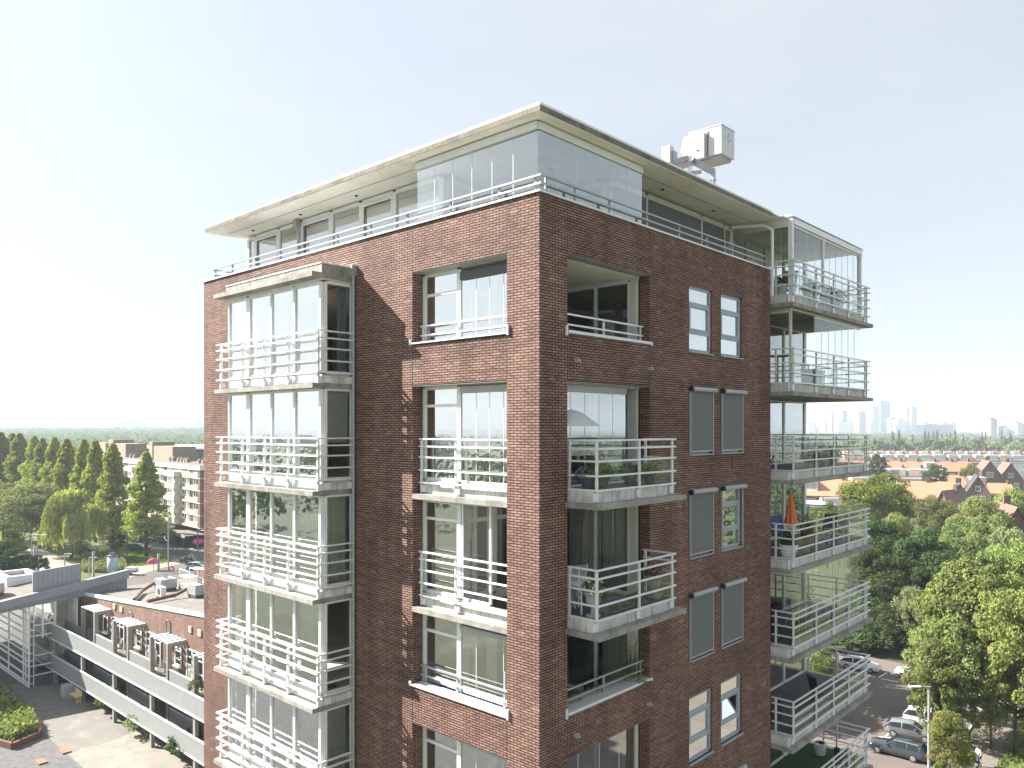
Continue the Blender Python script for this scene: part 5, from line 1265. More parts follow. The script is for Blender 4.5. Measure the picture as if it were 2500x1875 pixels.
for i in range(26):
    px = 1930 + i * 24 + random.uniform(-5, 5); d = random.uniform(485, 560); k_ = random.choice(['round', 'round2', 'round', 'round2', 'round'])
    plantp(k_, f'rounded tree in the belt behind the farthest terrace, {NTH[i]} from the left', px, d, random.uniform(14, 19), random.uniform(38, 56), group='rounded trees in the belt behind the terraces')
for i, px in enumerate([2180, 2195, 2228, 2258, 2267, 2279, 2288, 2300, 2311, 2320, 2332, 2352, 2398, 2406, 2445, 2467]):
    d = random.uniform(620, 760)
    plantp('poplar', f'slender poplar in the far tree belt, {NTH[i]} from the left', px, d, random.uniform(19, 24), random.uniform(10, 15), group='slender poplars in the tree belt')

def forest(name, trees, per, leaf, m, label, rng=np.random.default_rng(5)):
    Ps = []; Ns = []; Sz = []
    for (x, y, z0, h, r) in trees:
        n = per; d = rng.normal(size=(n, 3)); d[:, 2] = np.abs(d[:, 2]) * .9 - .12; d /= np.linalg.norm(d, axis=1, keepdims=True)
        lob = rng.normal(size=(5, 3)); lob[:, 2] = abs(lob[:, 2]); lob /= np.linalg.norm(lob, axis=1, keepdims=True)
        bump = .82 + .3 * np.clip((d @ lob.T).max(1) - .6, 0, .4) / .4
        P = np.stack([x + d[:, 0] * r * bump, y + d[:, 1] * r * bump, z0 + h * .35 + d[:, 2] * h * .65 * bump], 1)
        Ps.append(P); Ns.append(d + rng.normal(size=d.shape) * .35); Sz.append(np.full(n, leaf * r / 6))
    V, Fq = leaf_quads(np.concatenate(Ps), np.concatenate(Ns), np.concatenate(Sz), 1., rng)
    o = link(name, npmesh(name, V, Fq), m); tag(o, label, 'wood', None, 'stuff'); return o
def sector(px0, px1, d0, d1, n, h=(10, 18), r=(5, 8), base=0, power=1.):
    out = []
    for i in range(n):
        t = random.random(); d = d0 * (d1 / d0) ** (t ** power); g = gat(random.uniform(px0, px1), d); s_ = (d / d0) ** .35
        out.append((g.x, g.y, base(d) if callable(base) else base, random.uniform(*h), random.uniform(*r) * s_))
    return out
hb = lambda d: max(0, min(13, (d - 900) * .012))
forest('woodland', sector(-160, 620, 290, 2600, 2300, (9, 15), (4.5, 7.5), hb, .8), 70, 1.9, 'leaf_far', 'mixed woodland stretching to the horizon behind the apartment block')
forest('woodland', sector(1860, 2620, 560, 2400, 1900, (9, 15), (5, 8), 0, .8), 70, 1.9, 'leaf_far', 'mixed woodland between the terraced houses and the distant skyline')
mid = []
for i in range(1500):
    a = random.uniform(0, 2 * pi); d = random.uniform(180, 1300) 
    v = Vector((cos(a), sin(a))); 
    if v.x * DX + v.y * DY > .55: continue
    mid.append((CX + v.x * d, CY + v.y * d, 0, random.uniform(9, 16), random.uniform(5, 9) * (1 + d / 900)))
for i in range(110):
    x, y = random.uniform(30, 150), random.uniform(42, 240)
    dd, ll = (x - CX) * DX + (y - CY) * DY, (x - CX) * RX + (y - CY) * RY
    if ll > .9 * abs(dd): mid.append((x, y, 0, random.uniform(10, 14), random.uniform(5, 7)))
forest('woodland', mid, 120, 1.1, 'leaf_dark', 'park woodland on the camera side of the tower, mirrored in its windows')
b = MB()
n = 40; rr = [(900, 0), (1900, 12.5), (3200, 14), (6000, 10)]
for j in range(len(rr) - 1):
    for i in range(n):
        q = []
        for (d, z), k_ in ((rr[j], i), (rr[j], i + 1), (rr[j + 1], i + 1), (rr[j + 1], i)):
            g = gat(-300 + 1000 * k_ / n, d, z + .05); q.append((g.x, g.y, z + .05))
        b.quad(*q)
o = b.build('hills', 'earth'); o['kind'] = 'structure'
def meadow(name, cx, cy, r, m, z):
    b = MB(); n = 26; b.quad(*[(cx + cos(2 * pi * i / n) * r * (1 + .2 * sin(i * 2.1)), cy + sin(2 * pi * i / n) * r * (1 + .25 * cos(i * 1.7)), z) for i in range(n)]); o = b.build(name, m); o['kind'] = 'structure'
meadow('meadow', -30, -95, 40, 'meadow', .02); meadow('meadow', 95, 20, 34, 'meadow', .02); meadow('meadow', 40, -30, 34, 'grass', .03); meadow('meadow', 70, 95, 30, 'meadow', .02)
# two slab blocks and towers on the camera side (seen mirrored)
def tower(label, cx, cy, wx, wy, h, m, ang=None, name='office_tower', cap=None, group=None, cat='tower'):
    t = bpy.data.objects.new(name, None); COL.objects.link(t); t.location = (cx, cy, 0); t.rotation_euler = (0, 0, A0 if ang is None else ang); OFF[t.name] = Vector((0, 0, 0)); tag(t, label, cat, group)
    w = MB(); w.box(-wx / 2, -wy / 2, 0, wx / 2, wy / 2, h); w.build('facade', m, t)
    w = MB(); w.box(-wx / 2 + wx * .12, -wy * .3, h + .01, wx / 2 - wx * .2, wy * .3, h + max(2, h * .035)); w.build('roof_plant', 'roofing', t)
    w = MB(); w.box(-wx / 2 - .3, -wy / 2 - .3, h - 1, wx / 2 + .3, wy / 2 + .3, h); w.build('parapet', cap or m, t)
    return t
facademat('fac_pale', (.55, .54, .50), (.34, .37, .39)); facademat('fac_white', (.68, .67, .64), (.5, .52, .53), 8, 5, .8, .4)
facademat('fac_glass', (.14, .24, .29), (.11, .20, .25), 3, 4, .85, .7); facademat('fac_blue', (.12, .17, .26), (.08, .12, .2), 5, 3.5, .7, .6)
facademat('fac_tan', (.42, .36, .29), (.2, .2, .2), 4, 3, .5, .5); facademat('fac_grey', (.30, .32, .35), (.2, .23, .26), 3, 3.5, .6, .55)
def skyt(label, px, wpx, ytp, d, m, depth=30, cap=None, name='office_tower', **kw):
    g = gat(px, d); return tower(label, g.x, g.y, wpx * d / F, depth, ytop(ytp, d), m, None, name, cap, **kw)
D0 = 2300
for px, wp, yt, m, lab in (
        (2156, 24, 981, 'fac_glass', 'tallest pale blue glass skyscraper of the right hand skyline'),
        (2176, 12, 1020, 'fac_glass', 'lower glass block against the right flank of the tallest skyscraper'),
        (2133, 16, 995, 'fac_pale', 'pale tower just left of the tallest skyscraper'),
        (2138, 8, 1002, 'fac_grey', 'thin dark tower tight against the tallest skyscraper'),
        (2226, 15, 995, 'fac_grey', 'grey slab tower, right one of the twin at the right of the skyline'),
        (2211, 6, 996, 'fac_grey', 'narrow grey slab, left one of the twin at the right of the skyline'),
        (2102, 14, 1005, 'fac_blue', 'blue grey tower with slanting brace left of the glass skyscraper'),
        (2093, 5, 1007, 'fac_tan', 'thin tan tower attached to the left of the blue grey tower'),
        (2058, 12, 1004, 'fac_blue', 'blue tower with stepped top above the white halls'),
        (2028, 6, 1008, 'fac_grey', 'slim grey tower carrying a mast above the white halls'),
        (2005, 9, 1011, 'fac_white', 'pale twin tower at the left of the right hand skyline'),
        (2011, 3, 1010, 'fac_grey', 'thin dark slab beside the pale twin tower'),
        (2139, 42, 1026, 'fac_grey', 'wide blue grey office block at the foot of the glass skyscraper'),
        (2196, 22, 1025, 'fac_pale', 'low pinkish block between the skyscraper and the grey twin'),
        (2204, 14, 1028, 'fac_grey', 'low grey block left of the grey twin'),
        (2030, 74, 1032, 'fac_white', 'long white industrial hall below the slim towers'),
        (2074, 64, 1030, 'fac_white', 'second long white hall with rounded silo below the blue tower'),
        (1976, 8, 1031, 'fac_white', 'small white building at the far left end of the skyline'),
        (1985, 6, 1032, 'fac_grey', 'small grey building at the far left end of the skyline'),
        (2256, 10, 1031, 'fac_grey', 'small grey apartment tower right of the grey twin'),
        (2302, 14, 1031, 'fac_pale', 'pale domed tower far right of the grey twin'),
        (2323, 9, 1031, 'fac_grey', 'grey apartment tower between the dome and the tan tower'),
        (2414, 14, 1023, 'fac_tan', 'tan brick apartment tower standing alone at the right'),
        (2421, 4, 1024, 'fac_grey', 'dark side slab of the tan brick apartment tower'),
        (2447, 18, 1041, 'fac_white', 'white building with tall chimney at the right'),
        (2478, 12, 1033, 'fac_pale', 'pale tower close to the right edge'),
        (2486, 6, 1034, 'fac_grey', 'grey tower closest to the right edge')):
    dd = D0 if px < 2330 else 1500
    skyt(lab, px, wp, yt, dd + random.uniform(-100, 150), m)
for px, yt, yb, lab in ((2027, 992, 1010, 'thin mast on top of the slim grey tower'), (2076, 1012, 1032, 'thin pointed spire above the white halls')):
    g = gat(px, D0); w = MB(); w.tube((g.x, g.y, ytop(yb, D0)), (g.x, g.y, ytop(yt, D0)), 1.6, .5, 6); tag(w.build('mast', 'alu'), lab, 'mast')
g0_, g1_ = gat(2237, 1500), gat(2312, 1750)
ib = frame_thing('office_slab', 'long dark slab building slanting away right of the grey twin', 'building', g1_, (g0_ - g1_).normalized()); Lb = (g0_ - g1_).length
w = MB(); w.box(0, 0, 0, Lb, 14, 31); part('facade', w, 'fac_blue', ib); w = MB(); w.box(-2, -2, 31.01, Lb, 16, 33); part('roof_edge', w, 'alu', ib)
for px, wp, yt, lab in ((140, 9, 1031, 'distant pale tower left of the hazy twin block, above the woodland'), (133, 14, 1036, 'distant low building beside the pale tower above the woodland'), (303, 28, 1032, 'distant wide hospital block on the left horizon'), (317, 12, 1024, 'taller part of the distant hospital block on the left horizon'), (338, 8, 1027, 'distant slim tower right of the hospital block'), (350, 18, 1038, 'distant low block right of the slim tower'), (488, 18, 1027, 'distant pale block right beside the brick tower on the left horizon'), (435, 22, 1036, 'distant very pale low block on the left horizon')):
    skyt(lab, px, wp, yt, 3300, 'fac_blue')
g = gat(379, 2400); w = MB(); w.tube((g.x, g.y, 0), (g.x, g.y, ytop(1018, 2400)), 1.5, .8, 6); w.box(g.x - 4, g.y - 1, ytop(1021, 2400), g.x + 4, g.y + 1, ytop(1019.5, 2400)); tag(w.build('radio_mast', 'alu'), 'distant radio mast on the left horizon', 'mast')
for i, (a, d, wx, h) in enumerate(((-1.2, 1500, 60, 70), (-1.32, 1500, 40, 78), (-1.5, 1450, 90, 62), (-1.05, 1600, 40, 90), (-1.75, 1500, 70, 60), (-2.0, 1600, 50, 80), (-2.3, 1550, 110, 55), (.2, 700, 90, 36), (.45, 1200, 60, 60), (-.2, 1300, 50, 60))):
    tower('mirrored ' + ['tallest of three middle', 'slim middle', 'long low middle', 'tall left', 'low wide left', 'slim far left', 'longest', 'tan brick', 'grey right', 'small grey right'][i] + ' high-rise block, seen only as a reflection in the tower glass', CX + cos(a) * d, CY + sin(a) * d, wx, 20, h, 'fac_tan' if i == 7 else 'fac_grey', a + pi / 2, 'high_rise', None, 'high-rise blocks seen only mirrored', 'tower')

# ================================================================== STREET (right)
def quadr(name, pts, z, m): return sheet(name, pts, z, m)
quadr('road', [(-36, 40), (2, 40), (2, 49.2), (-4.9, 49.6), (-4.6, 76), (-36, 76)], .01, 'brick_paving')
quadr('pavement', [(-36, 36), (2, 36), (2, 39.9), (-36, 39.9)], .014, 'paving_dark')
quadr('footpath', [(-4.0, 44), (-1.9, 44), (-1.5, 52), (-2.4, 62), (-3.0, 90), (-5.2, 90), (-4.3, 62), (-3.6, 52)], .016, 'footpath')
quadr('verge', [(-1.9, 30), (40, 30), (40, 100), (-3.0, 100), (-2.4, 62), (-1.4, 52)], .012, 'grass')
quadr('forecourt', [(.1, -60), (46, -60), (46, 35.9), (.1, 35.9)], .02, 'footpath'); quadr('forecourt', [(6, 36), (34, 36), (34, 62), (10, 58)], .02, 'footpath')
w = MB()
for x0, y0, x1, y1 in ((-9.9, 53.5, -9.1, 53.9), (-9.3, 53.2, -6.3, 53.7), (-9.3, 56.6, -6.3, 57.0), (-9.6, 60.2, -6.3, 60.6), (-17, 69.1, -15.2, 69.2), (-14.6, 69.1, -13.0, 69.15), (-12.4, 69.1, -10.8, 69.1)): w.bar((x0, y0, .018), (x1, y1, .018), .14, .012)
w.bar((-9.5, 51.6, .018), (-9.5, 60.6, .018), .12, .012); w.bar((-14.9, 69.3, .018), (-14.8, 71.5, .018), .12, .012)
tag(w.build('road_marking', 'white'), None, None, None, 'structure')
w = MB(); w.box(-4.95, 49.7, 0, -4.8, 76, .13); o = w.build('kerb', 'stone'); o['kind'] = 'structure'
scatter_blades('grass', [(-1.6, 46), (12, 46), (12, 80), (-2.6, 80), (-1.7, 60)], 12000, .3, 'leaf_bright', 'rough grass verge right of the footpath', 'grass', .2)

# cars ---------------------------------------------------------------
def car_proto(name, kind, paint):
    t = bpy.data.objects.new(name, None); COL.objects.link(t); OFF[t.name] = Vector((0, 0, 0))
    # stations along x (front = +x): x, half width, z_low, z_belt, z_top (roof or bonnet)
    Ln = {'hatch': 4.25, 'wagon': 4.9, 'mpv': 4.5, 'suv': 4.7}[kind]; hw = .9; rh = {'hatch': 1.46, 'wagon': 1.47, 'mpv': 1.62, 'suv': 1.68}[kind]; bz = .92 if kind in ('hatch', 'wagon') else 1.02
    fr_, rr_ = Ln / 2, -Ln / 2
    if kind == 'wagon': st = [(fr_, .70, .45, .66, .66), (fr_ - .12, .82, .30, .78, .80), (fr_ - .5, .89, .26, .84, .88), (fr_ - 1.35, .90, .24, bz, .98), (fr_ - 1.45, .90, .24, bz, 1.0), (fr_ - 2.15, .90, .24, bz + .02, rh - .04), (fr_ - 2.4, .90, .24, bz + .02, rh), (fr_ - 3.2, .90, .24, bz + .03, rh), (fr_ - 3.3, .90, .24, bz + .03, rh), (rr_ + .75, .89, .24, bz + .05, rh - .06), (rr_ + .6, .89, .24, bz + .05, rh - .08), (rr_ + .12, .84, .30, bz + .05, bz + .10), (rr_, .76, .42, .78, .80)]
    else: st = [(fr_, .68, .42, .66, .66), (fr_ - .10, .82, .28, .80, .82), (fr_ - .45, .88, .24, .90, .92), (fr_ - 1.0, .90, .22, bz, 1.0), (fr_ - 1.12, .90, .22, bz, 1.03), (fr_ - 1.85, .90, .22, bz + .02, rh - .05), (fr_ - 2.1, .90, .22, bz + .02, rh), (fr_ - 2.75, .90, .22, bz + .03, rh), (fr_ - 2.85, .90, .22, bz + .03, rh), (rr_ + .62, .89, .24, bz + .06, rh - .08), (rr_ + .45, .88, .24, bz + .06, rh - .12), (rr_ + .10, .84, .28, bz + .04, bz + .12), (rr_, .78, .40, .80, .82)]
    V = []; ring = []
    for x, hw_, zl, zb, zt in st:
        tw = hw_ * (.80 if zt > bz + .2 else .93)
        r = [(x, -hw_ * .90, zl), (x, -hw_, zl + (zb - zl) * .35), (x, -hw_ * .98, zb), (x, -tw, zt - .03), (x, -tw * .75, zt + .01), (x, 0, zt + .025), (x, tw * .75, zt + .01), (x, tw, zt - .03), (x, hw_ * .98, zb), (x, hw_, zl + (zb - zl) * .35), (x, hw_ * .90, zl)]
        ring.append(len(V)); V += r
    body = []; glass = []; m = 11
    for i in range(len(st) - 1):
        for j in range(m - 1):
            f = (ring[i] + j, ring[i] + j + 1, ring[i + 1] + j + 1, ring[i + 1] + j)
            side = j in (2, 7); x_is_pillar = abs(st[i][0] - st[i + 1][0]) < .16
            topf = j in (3, 4, 5, 6)
            hi = max(st[i][4], st[i + 1][4]) > bz + .3
            if side and hi and not x_is_pillar: glass.append(f)
            elif topf and ((st[i][4] < 1.1 and st[i + 1][4] > 1.2) or (st[i][4] > 1.2 and st[i + 1][4] < 1.15)) and j in (4, 5): glass.append(f)
            elif topf and ((st[i][4] < 1.1 and st[i + 1][4] > 1.2) or (st[i][4] > 1.2 and st[i + 1][4] < 1.15)): body.append(f)
            else: body.append(f)
        body.append((ring[i], ring[i + 1], ring[i + 1] + m - 1, ring[i] + m - 1))
    body.append(tuple(range(ring[0], ring[0] + m))[::-1]); body.append(tuple(range(ring[-1], ring[-1] + m)))
    cen = lambda f: (sum(V[q][0] for q in f) / 4, sum(V[q][1] for q in f) / 4)
    wsc = [f for f in glass if abs(cen(f)[1]) < .5 and cen(f)[0] > 0]; rwi = [f for f in glass if abs(cen(f)[1]) < .5 and cen(f)[0] <= 0]
    pieces = [('body', body, paint), ('windscreen', wsc, 'car_glass'), ('rear_window', rwi, 'car_glass')]
    for sy in (-1, 1):
        run = []; last = None
        for f in sorted([f for f in glass if cen(f)[1] * sy > .5], key=lambda f: cen(f)[0]):
            if last is not None and not (set(f) & set(last)): pieces.append(('side_window', run, 'car_glass')); run = []
            run.append(f); last = f
        if run: pieces.append(('side_window', run, 'car_glass'))
    for nm_, fs, mt in pieces:
        if not fs: continue
        us_ = sorted({q for f in fs for q in f}); mp_ = {q: i for i, q in enumerate(us_)}
        me = bpy.data.meshes.new(nm_); me.from_pydata([V[q] for q in us_], [], [tuple(mp_[q] for q in f) for f in fs]); fs = fs; me.update(); me.polygons.foreach_set('use_smooth', [True] * len(fs)); link(nm_, me, mt, t)
    wb = {'hatch': 2.62, 'wagon': 2.87, 'mpv': 2.75, 'suv': 2.75}[kind]; fx = fr_ - .88
    for wx in (fx, fx - wb):
        for sy in (-1, 1):
            w = MB(); w.tube((wx, sy * .70, .33), (wx, sy * .915, .33), .33, .33, 18); wh = w.build('wheel', 'tyre', t)
            w = MB(); w.tube((wx, sy * .90, .33), (wx, sy * .925, .33), .22, .20, 10); w.build('rim', 'rim', wh)
    for sy in (-1, 1):
        w = MB(); w.box(fr_ - .20, sy * .50, .62, fr_ - .02, sy * .80, .76); w.build('headlight', 'lampglass', t)
        w = MB(); w.box(rr_ + .0, sy * .55, .80, rr_ + .14, sy * .84, .98); w.build('taillight', 'taillight', t)
        w = MB(); w.box(fr_ - 1.75, sy * .90, 1.0, fr_ - 1.6, sy * 1.02, 1.12); w.build('mirror', paint, t)
    for xx in (fr_ + .005, rr_ - .02): w = MB(); w.box(xx, -.26, .50, xx + .015, .26, .61); w.build('number_plate', 'yellow', t)
    if kind in ('wagon', 'suv'): 
        w = MB(); [w.box(-1.7, sy * .66, rh + .0, .3, sy * .69, rh + .05) for sy in (-1, 1)]; w.build('roof_rail', 'alu', t)
    return t
CS = .87
def place(o, x, y, ang, s, label, cat='car', group=None):
    o.location = (x, y, 0.012); o.rotation_euler = (0, 0, ang); o.scale = (s,) * 3; tag(o, label, cat, group); return o
wag = place(car_proto('parked_car', 'wagon', 'car_dark'), -7.55, 50.85, pi + .03, CS, 'dark blue grey estate car parked nearest the lamp post', group='cars parked in the bays')
gol = place(car_proto('parked_car', 'hatch', 'car_grey'), -7.95, 55.2, .17, CS, 'grey hatchback parked between the dark estate and the white car', group='cars parked in the bays')
suv = place(car_proto('parked_car', 'suv', 'car_white'), -7.4, 58.6, .17, CS, 'white off-road car parked behind the grey hatchback', group='cars parked in the bays')
mer = place(car_proto('parked_car', 'hatch', 'car_white'), -17.1, 70.7, .08, CS, 'white hatchback parked along the dark hedge', group='cars parked along the hedge')
cit = place(car_proto('parked_car', 'mpv', 'car_white'), -12.0, 71.5, pi + .1, CS, 'white people carrier parked along the dark hedge', group='cars parked along the hedge')
sil = place(car_proto('parked_car', 'hatch', 'car_silver'), -160, 52.2, 1.0, 1., 'silver car parked behind the second conical tree', group='cars parked by the lawn')
for x, y, a, src, lab in ((-152.9, 52.2, .8, wag, 'dark car parked left of the street corner tree trunk'), (-158.5, 60.2, .2, wag, 'dark car parked right of the street corner tree trunk'), (-164, 58, .9, wag, 'dark car farthest back behind the conical trees'), (-6.4, 64.2, .17, suv, 'white van like car hidden behind the street tree'), (-122.4, 50.4, .6, sil, 'silver car passing behind the low roof next to the brick tower'), (-27, 42.5, .1, gol, 'grey car parked below the lower corner balconies')):
    c = copy_tree(src, (x, y, .012), a); c.scale = (CS if x > -50 else 1.,) * 3; tag(c, lab, 'car', 'cars parked by the lawn' if x < -50 else None)

def lamp_post(label, x, y, h, arm=(-1.0, 0), r=.06, m='alu', heads=1, group=None):
    t = thing('street_lamp', label, 'street lamp', (x, y, 0), group)
    w = MB(); w.tube((x, y, 0), (x, y, h), r * 1.3, r, 10); w.build('pole', m, t)
    for s_ in ((1,) if heads == 1 else (1, -1)):
        w = MB(); w.tube((x, y, h - .03), (x + arm[0] * .6 * s_, y + arm[1] * .6 * s_, h), r * .7, r * .6, 6); w.build('arm', m, t)
        e = Vector((x + arm[0] * .6 * s_, y + arm[1] * .6 * s_, h)); f_ = Vector((x + arm[0] * 1.35 * s_, y + arm[1] * 1.35 * s_, h - .02)); w = MB(); w.bar(e, f_, .24, .10); w.build('lamp_head', 'white', t)
p = gat(2268, 57); lamp_post('tall grey street lamp rising at the right bottom in front of the parked cars', p.x, p.y, ytop(1676, 57), (-RX * 1.05, -RY * 1.05), .085)
for i, (px, yt, d, hd, mm, lab) in enumerate(((92, 1306, 133, 2, 'alu', 'double headed street lamp at the left behind the skylight roof'), (77, 1312, 150, 1, 'alu', 'slim lamp on the path left of the double headed lamp'), (158, 1352, 139, 1, 'alu', 'slim lamp before the weeping willow'), (218, 1361, 132, 1, 'alu', 'white headed lamp right of the willow by the reeds'), (310, 1296, 146, 1, 'darkgrey', 'dark street lamp left of the nearest conical tree'), (411, 1275, 138, 1, 'alu', 'tall grey street lamp right of the nearest conical tree'), (455, 1340, 137, 1, 'darkgrey', 'dark short lamp post beside the scooters'), (483, 1295, 138, 1, 'darkgrey', 'dark street lamp right next to the brick tower'))):
    p = gat(px, d); lamp_post(lab, p.x, p.y, ytop(yt, d), (RX * .9, RY * .9), .1, mm, hd)
for px, yt, d, lab in ((84, 1338, 133, 'grey square post below the double headed lamp'), (76, 1362, 132, 'short grey post left of the square post'), (228, 1348, 131, 'grey post right of the white headed lamp'), (387, 1353, 137, 'grey post right of the pink flower pole')):
    p = gat(px, d); w = MB(); w.box(p.x - .16, p.y - .16, 0, p.x + .16, p.y + .16, ytop(yt, d)); w.box(p.x - .2, p.y - .2, ytop(yt, d) + .002, p.x + .2, p.y + .2, ytop(yt, d) + .05); tag(w.build('post', 'alu'), lab, 'post')
p = gat(275, 134); t = thing('advertising_column', 'pale blue round advertising column with dark cap behind the low roof', 'advertising column', (p.x, p.y, 0))
pm('paleblue', (.32, .48, .55), .5, .15, 1.2)
w = MB(); w.tube(p, p + Vector((0, 0, 3.0)), .85, .85, 18); w.build('drum', 'paleblue', t, True); w = MB(); w.lathe((p.x, p.y, 3.0), [(.95, .002), (.95, .15), (.5, .3), (.45, .55)], 16); w.build('cap', 'darkgrey', t)
p = gat(321, 133); t = thing('market_trailer', 'white trailer with blue stripe at the kerb behind the wedge roof', 'trailer', (p.x, p.y, 0))
w = MB(); w.obox((p.x, p.y), (RX, RY), .95, .5, .45, 1.35); w.build('body', 'white', t); w = MB(); w.obox((p.x, p.y), (RX, RY), .96, .51, .55, .8); w.build('stripe', 'blue', t); w = MB(); [w.tube((p.x + a * RX - .1, p.y + a * RY - .55, .3), (p.x + a * RX - .1, p.y + a * RY - .4, .3), .3, .3, 10) for a in (-.4, .4)]; w.build('wheel', 'tyre', t)
for px, yt, d, s_, lab in ((375, 1366, 137, 2.4, 'round pink flower basket on a slim pole'), (484, 1318, 146, 2.4, 'round pink flower basket behind the dark lamp by the brick tower')):
    p = gat(px, d); h = ytop(yt + 4, d); t = thing('flower_pole', lab, 'flower basket', (p.x, p.y, 0)); w = MB(); w.tube((p.x, p.y, 0), (p.x, p.y, h), .05); w.build('pole', 'darkgrey', t)
    rg = np.random.default_rng(4); dd_ = rg.normal(size=(500, 3)); dd_ /= np.linalg.norm(dd_, axis=1, keepdims=True); dd_[:, 2] *= .55; V, Fq = leaf_quads(dd_ * np.array([1.15, 1.15, 1.]) * rg.uniform(.7, 1, (500, 1)) + np.array([0, 0, h]), dd_, .22, 1, rg); link('flowers', npmesh('flowers', V, Fq), 'pink', t)
p = gat(418, 134.5); t = thing('lifebuoy', 'red and white lifebuoy ring on the parapet of the low roof', 'lifebuoy', (p.x, p.y, 2.0))
w = MB(); zc_ = ytop(1389, 134.5); pts_ = [(p.x + cos(a) * .42 * RX, p.y + cos(a) * .42 * RY, zc_ + sin(a) * .42) for a in np.linspace(0, 2 * pi, 15)]; w.path(pts_, .12, 6); w.build('ring', 'taillight', t)
# bicycles and scooters
def bike_proto():
    t = bpy.data.objects.new('bicycle', None); COL.objects.link(t); OFF[t.name] = Vector((0, 0, 0))
    for x in (-.52, .52):
        w = MB(); w.path([(x + cos(a) * .33, 0, .34 + sin(a) * .33) for a in np.linspace(0, 2 * pi, 13)], .03, 5); w.build('wheel', 'tyre', t)
    w = MB(); w.path([(-.52, 0, .34), (-.15, 0, .34), (-.25, 0, .85)], .03, 5); w.path([(-.15, 0, .34), (.35, 0, .75), (-.22, 0, .72)], .03, 5); w.path([(.52, 0, .34), (.38, 0, .95)], .03, 5); w.path([(.38, -.28, .98), (.38, .28, .98)], .025, 5); w.build('frame', 'darkgrey', t)
    w = MB(); w.box(-.36, -.09, .86, -.12, .09, .93); w.build('saddle', 'black', t); return t
bk = bike_proto()
for i in range(12):
    q = gat(408 + (i % 6) * 9.5, 152 + (i // 6) * 3.5 + (i % 6) * .4); o = bk if i == 0 else copy_tree(bk)
    o.location = q; o.rotation_euler = (0, 0, 1.9 + random.uniform(-.1, .1)); tag(o, f'bicycle in the {["front", "rear"][i // 6]} stand before the shops, {NTH[i % 6]} from the left', 'bicycle', 'bicycles parked before the shops')
for px, d, a, lab in ((448, 144, .4, 'black scooter standing left beside the dark short lamp post'), (461, 146, .9, 'black scooter standing right of the dark short lamp post')):
    q = gat(px, d); t = frame_thing('scooter', lab, 'scooter', q, (cos(a), sin(a)))
    for x in (-.6, .6): w = MB(); w.tube((x, -.07, .25), (x, .07, .25), .25, .25, 12); w.build('wheel', 'tyre', t)
    w = MB(); w.prism([(-.8, .4), (.1, .25), (.55, .5), (.45, 1.0), (.35, 1.0), (.1, .45), (-.2, .8), (-.8, .85)], 1, -.16, .16); w.build('body', 'black', t); w = MB(); w.box(-.75, -.14, .852, -.1, .14, .93); w.build('seat', 'darkgrey', t); w = MB(); w.tube((.42, -.3, 1.02), (.42, .3, 1.02), .03); w.build('handlebar', 'darkgrey', t)

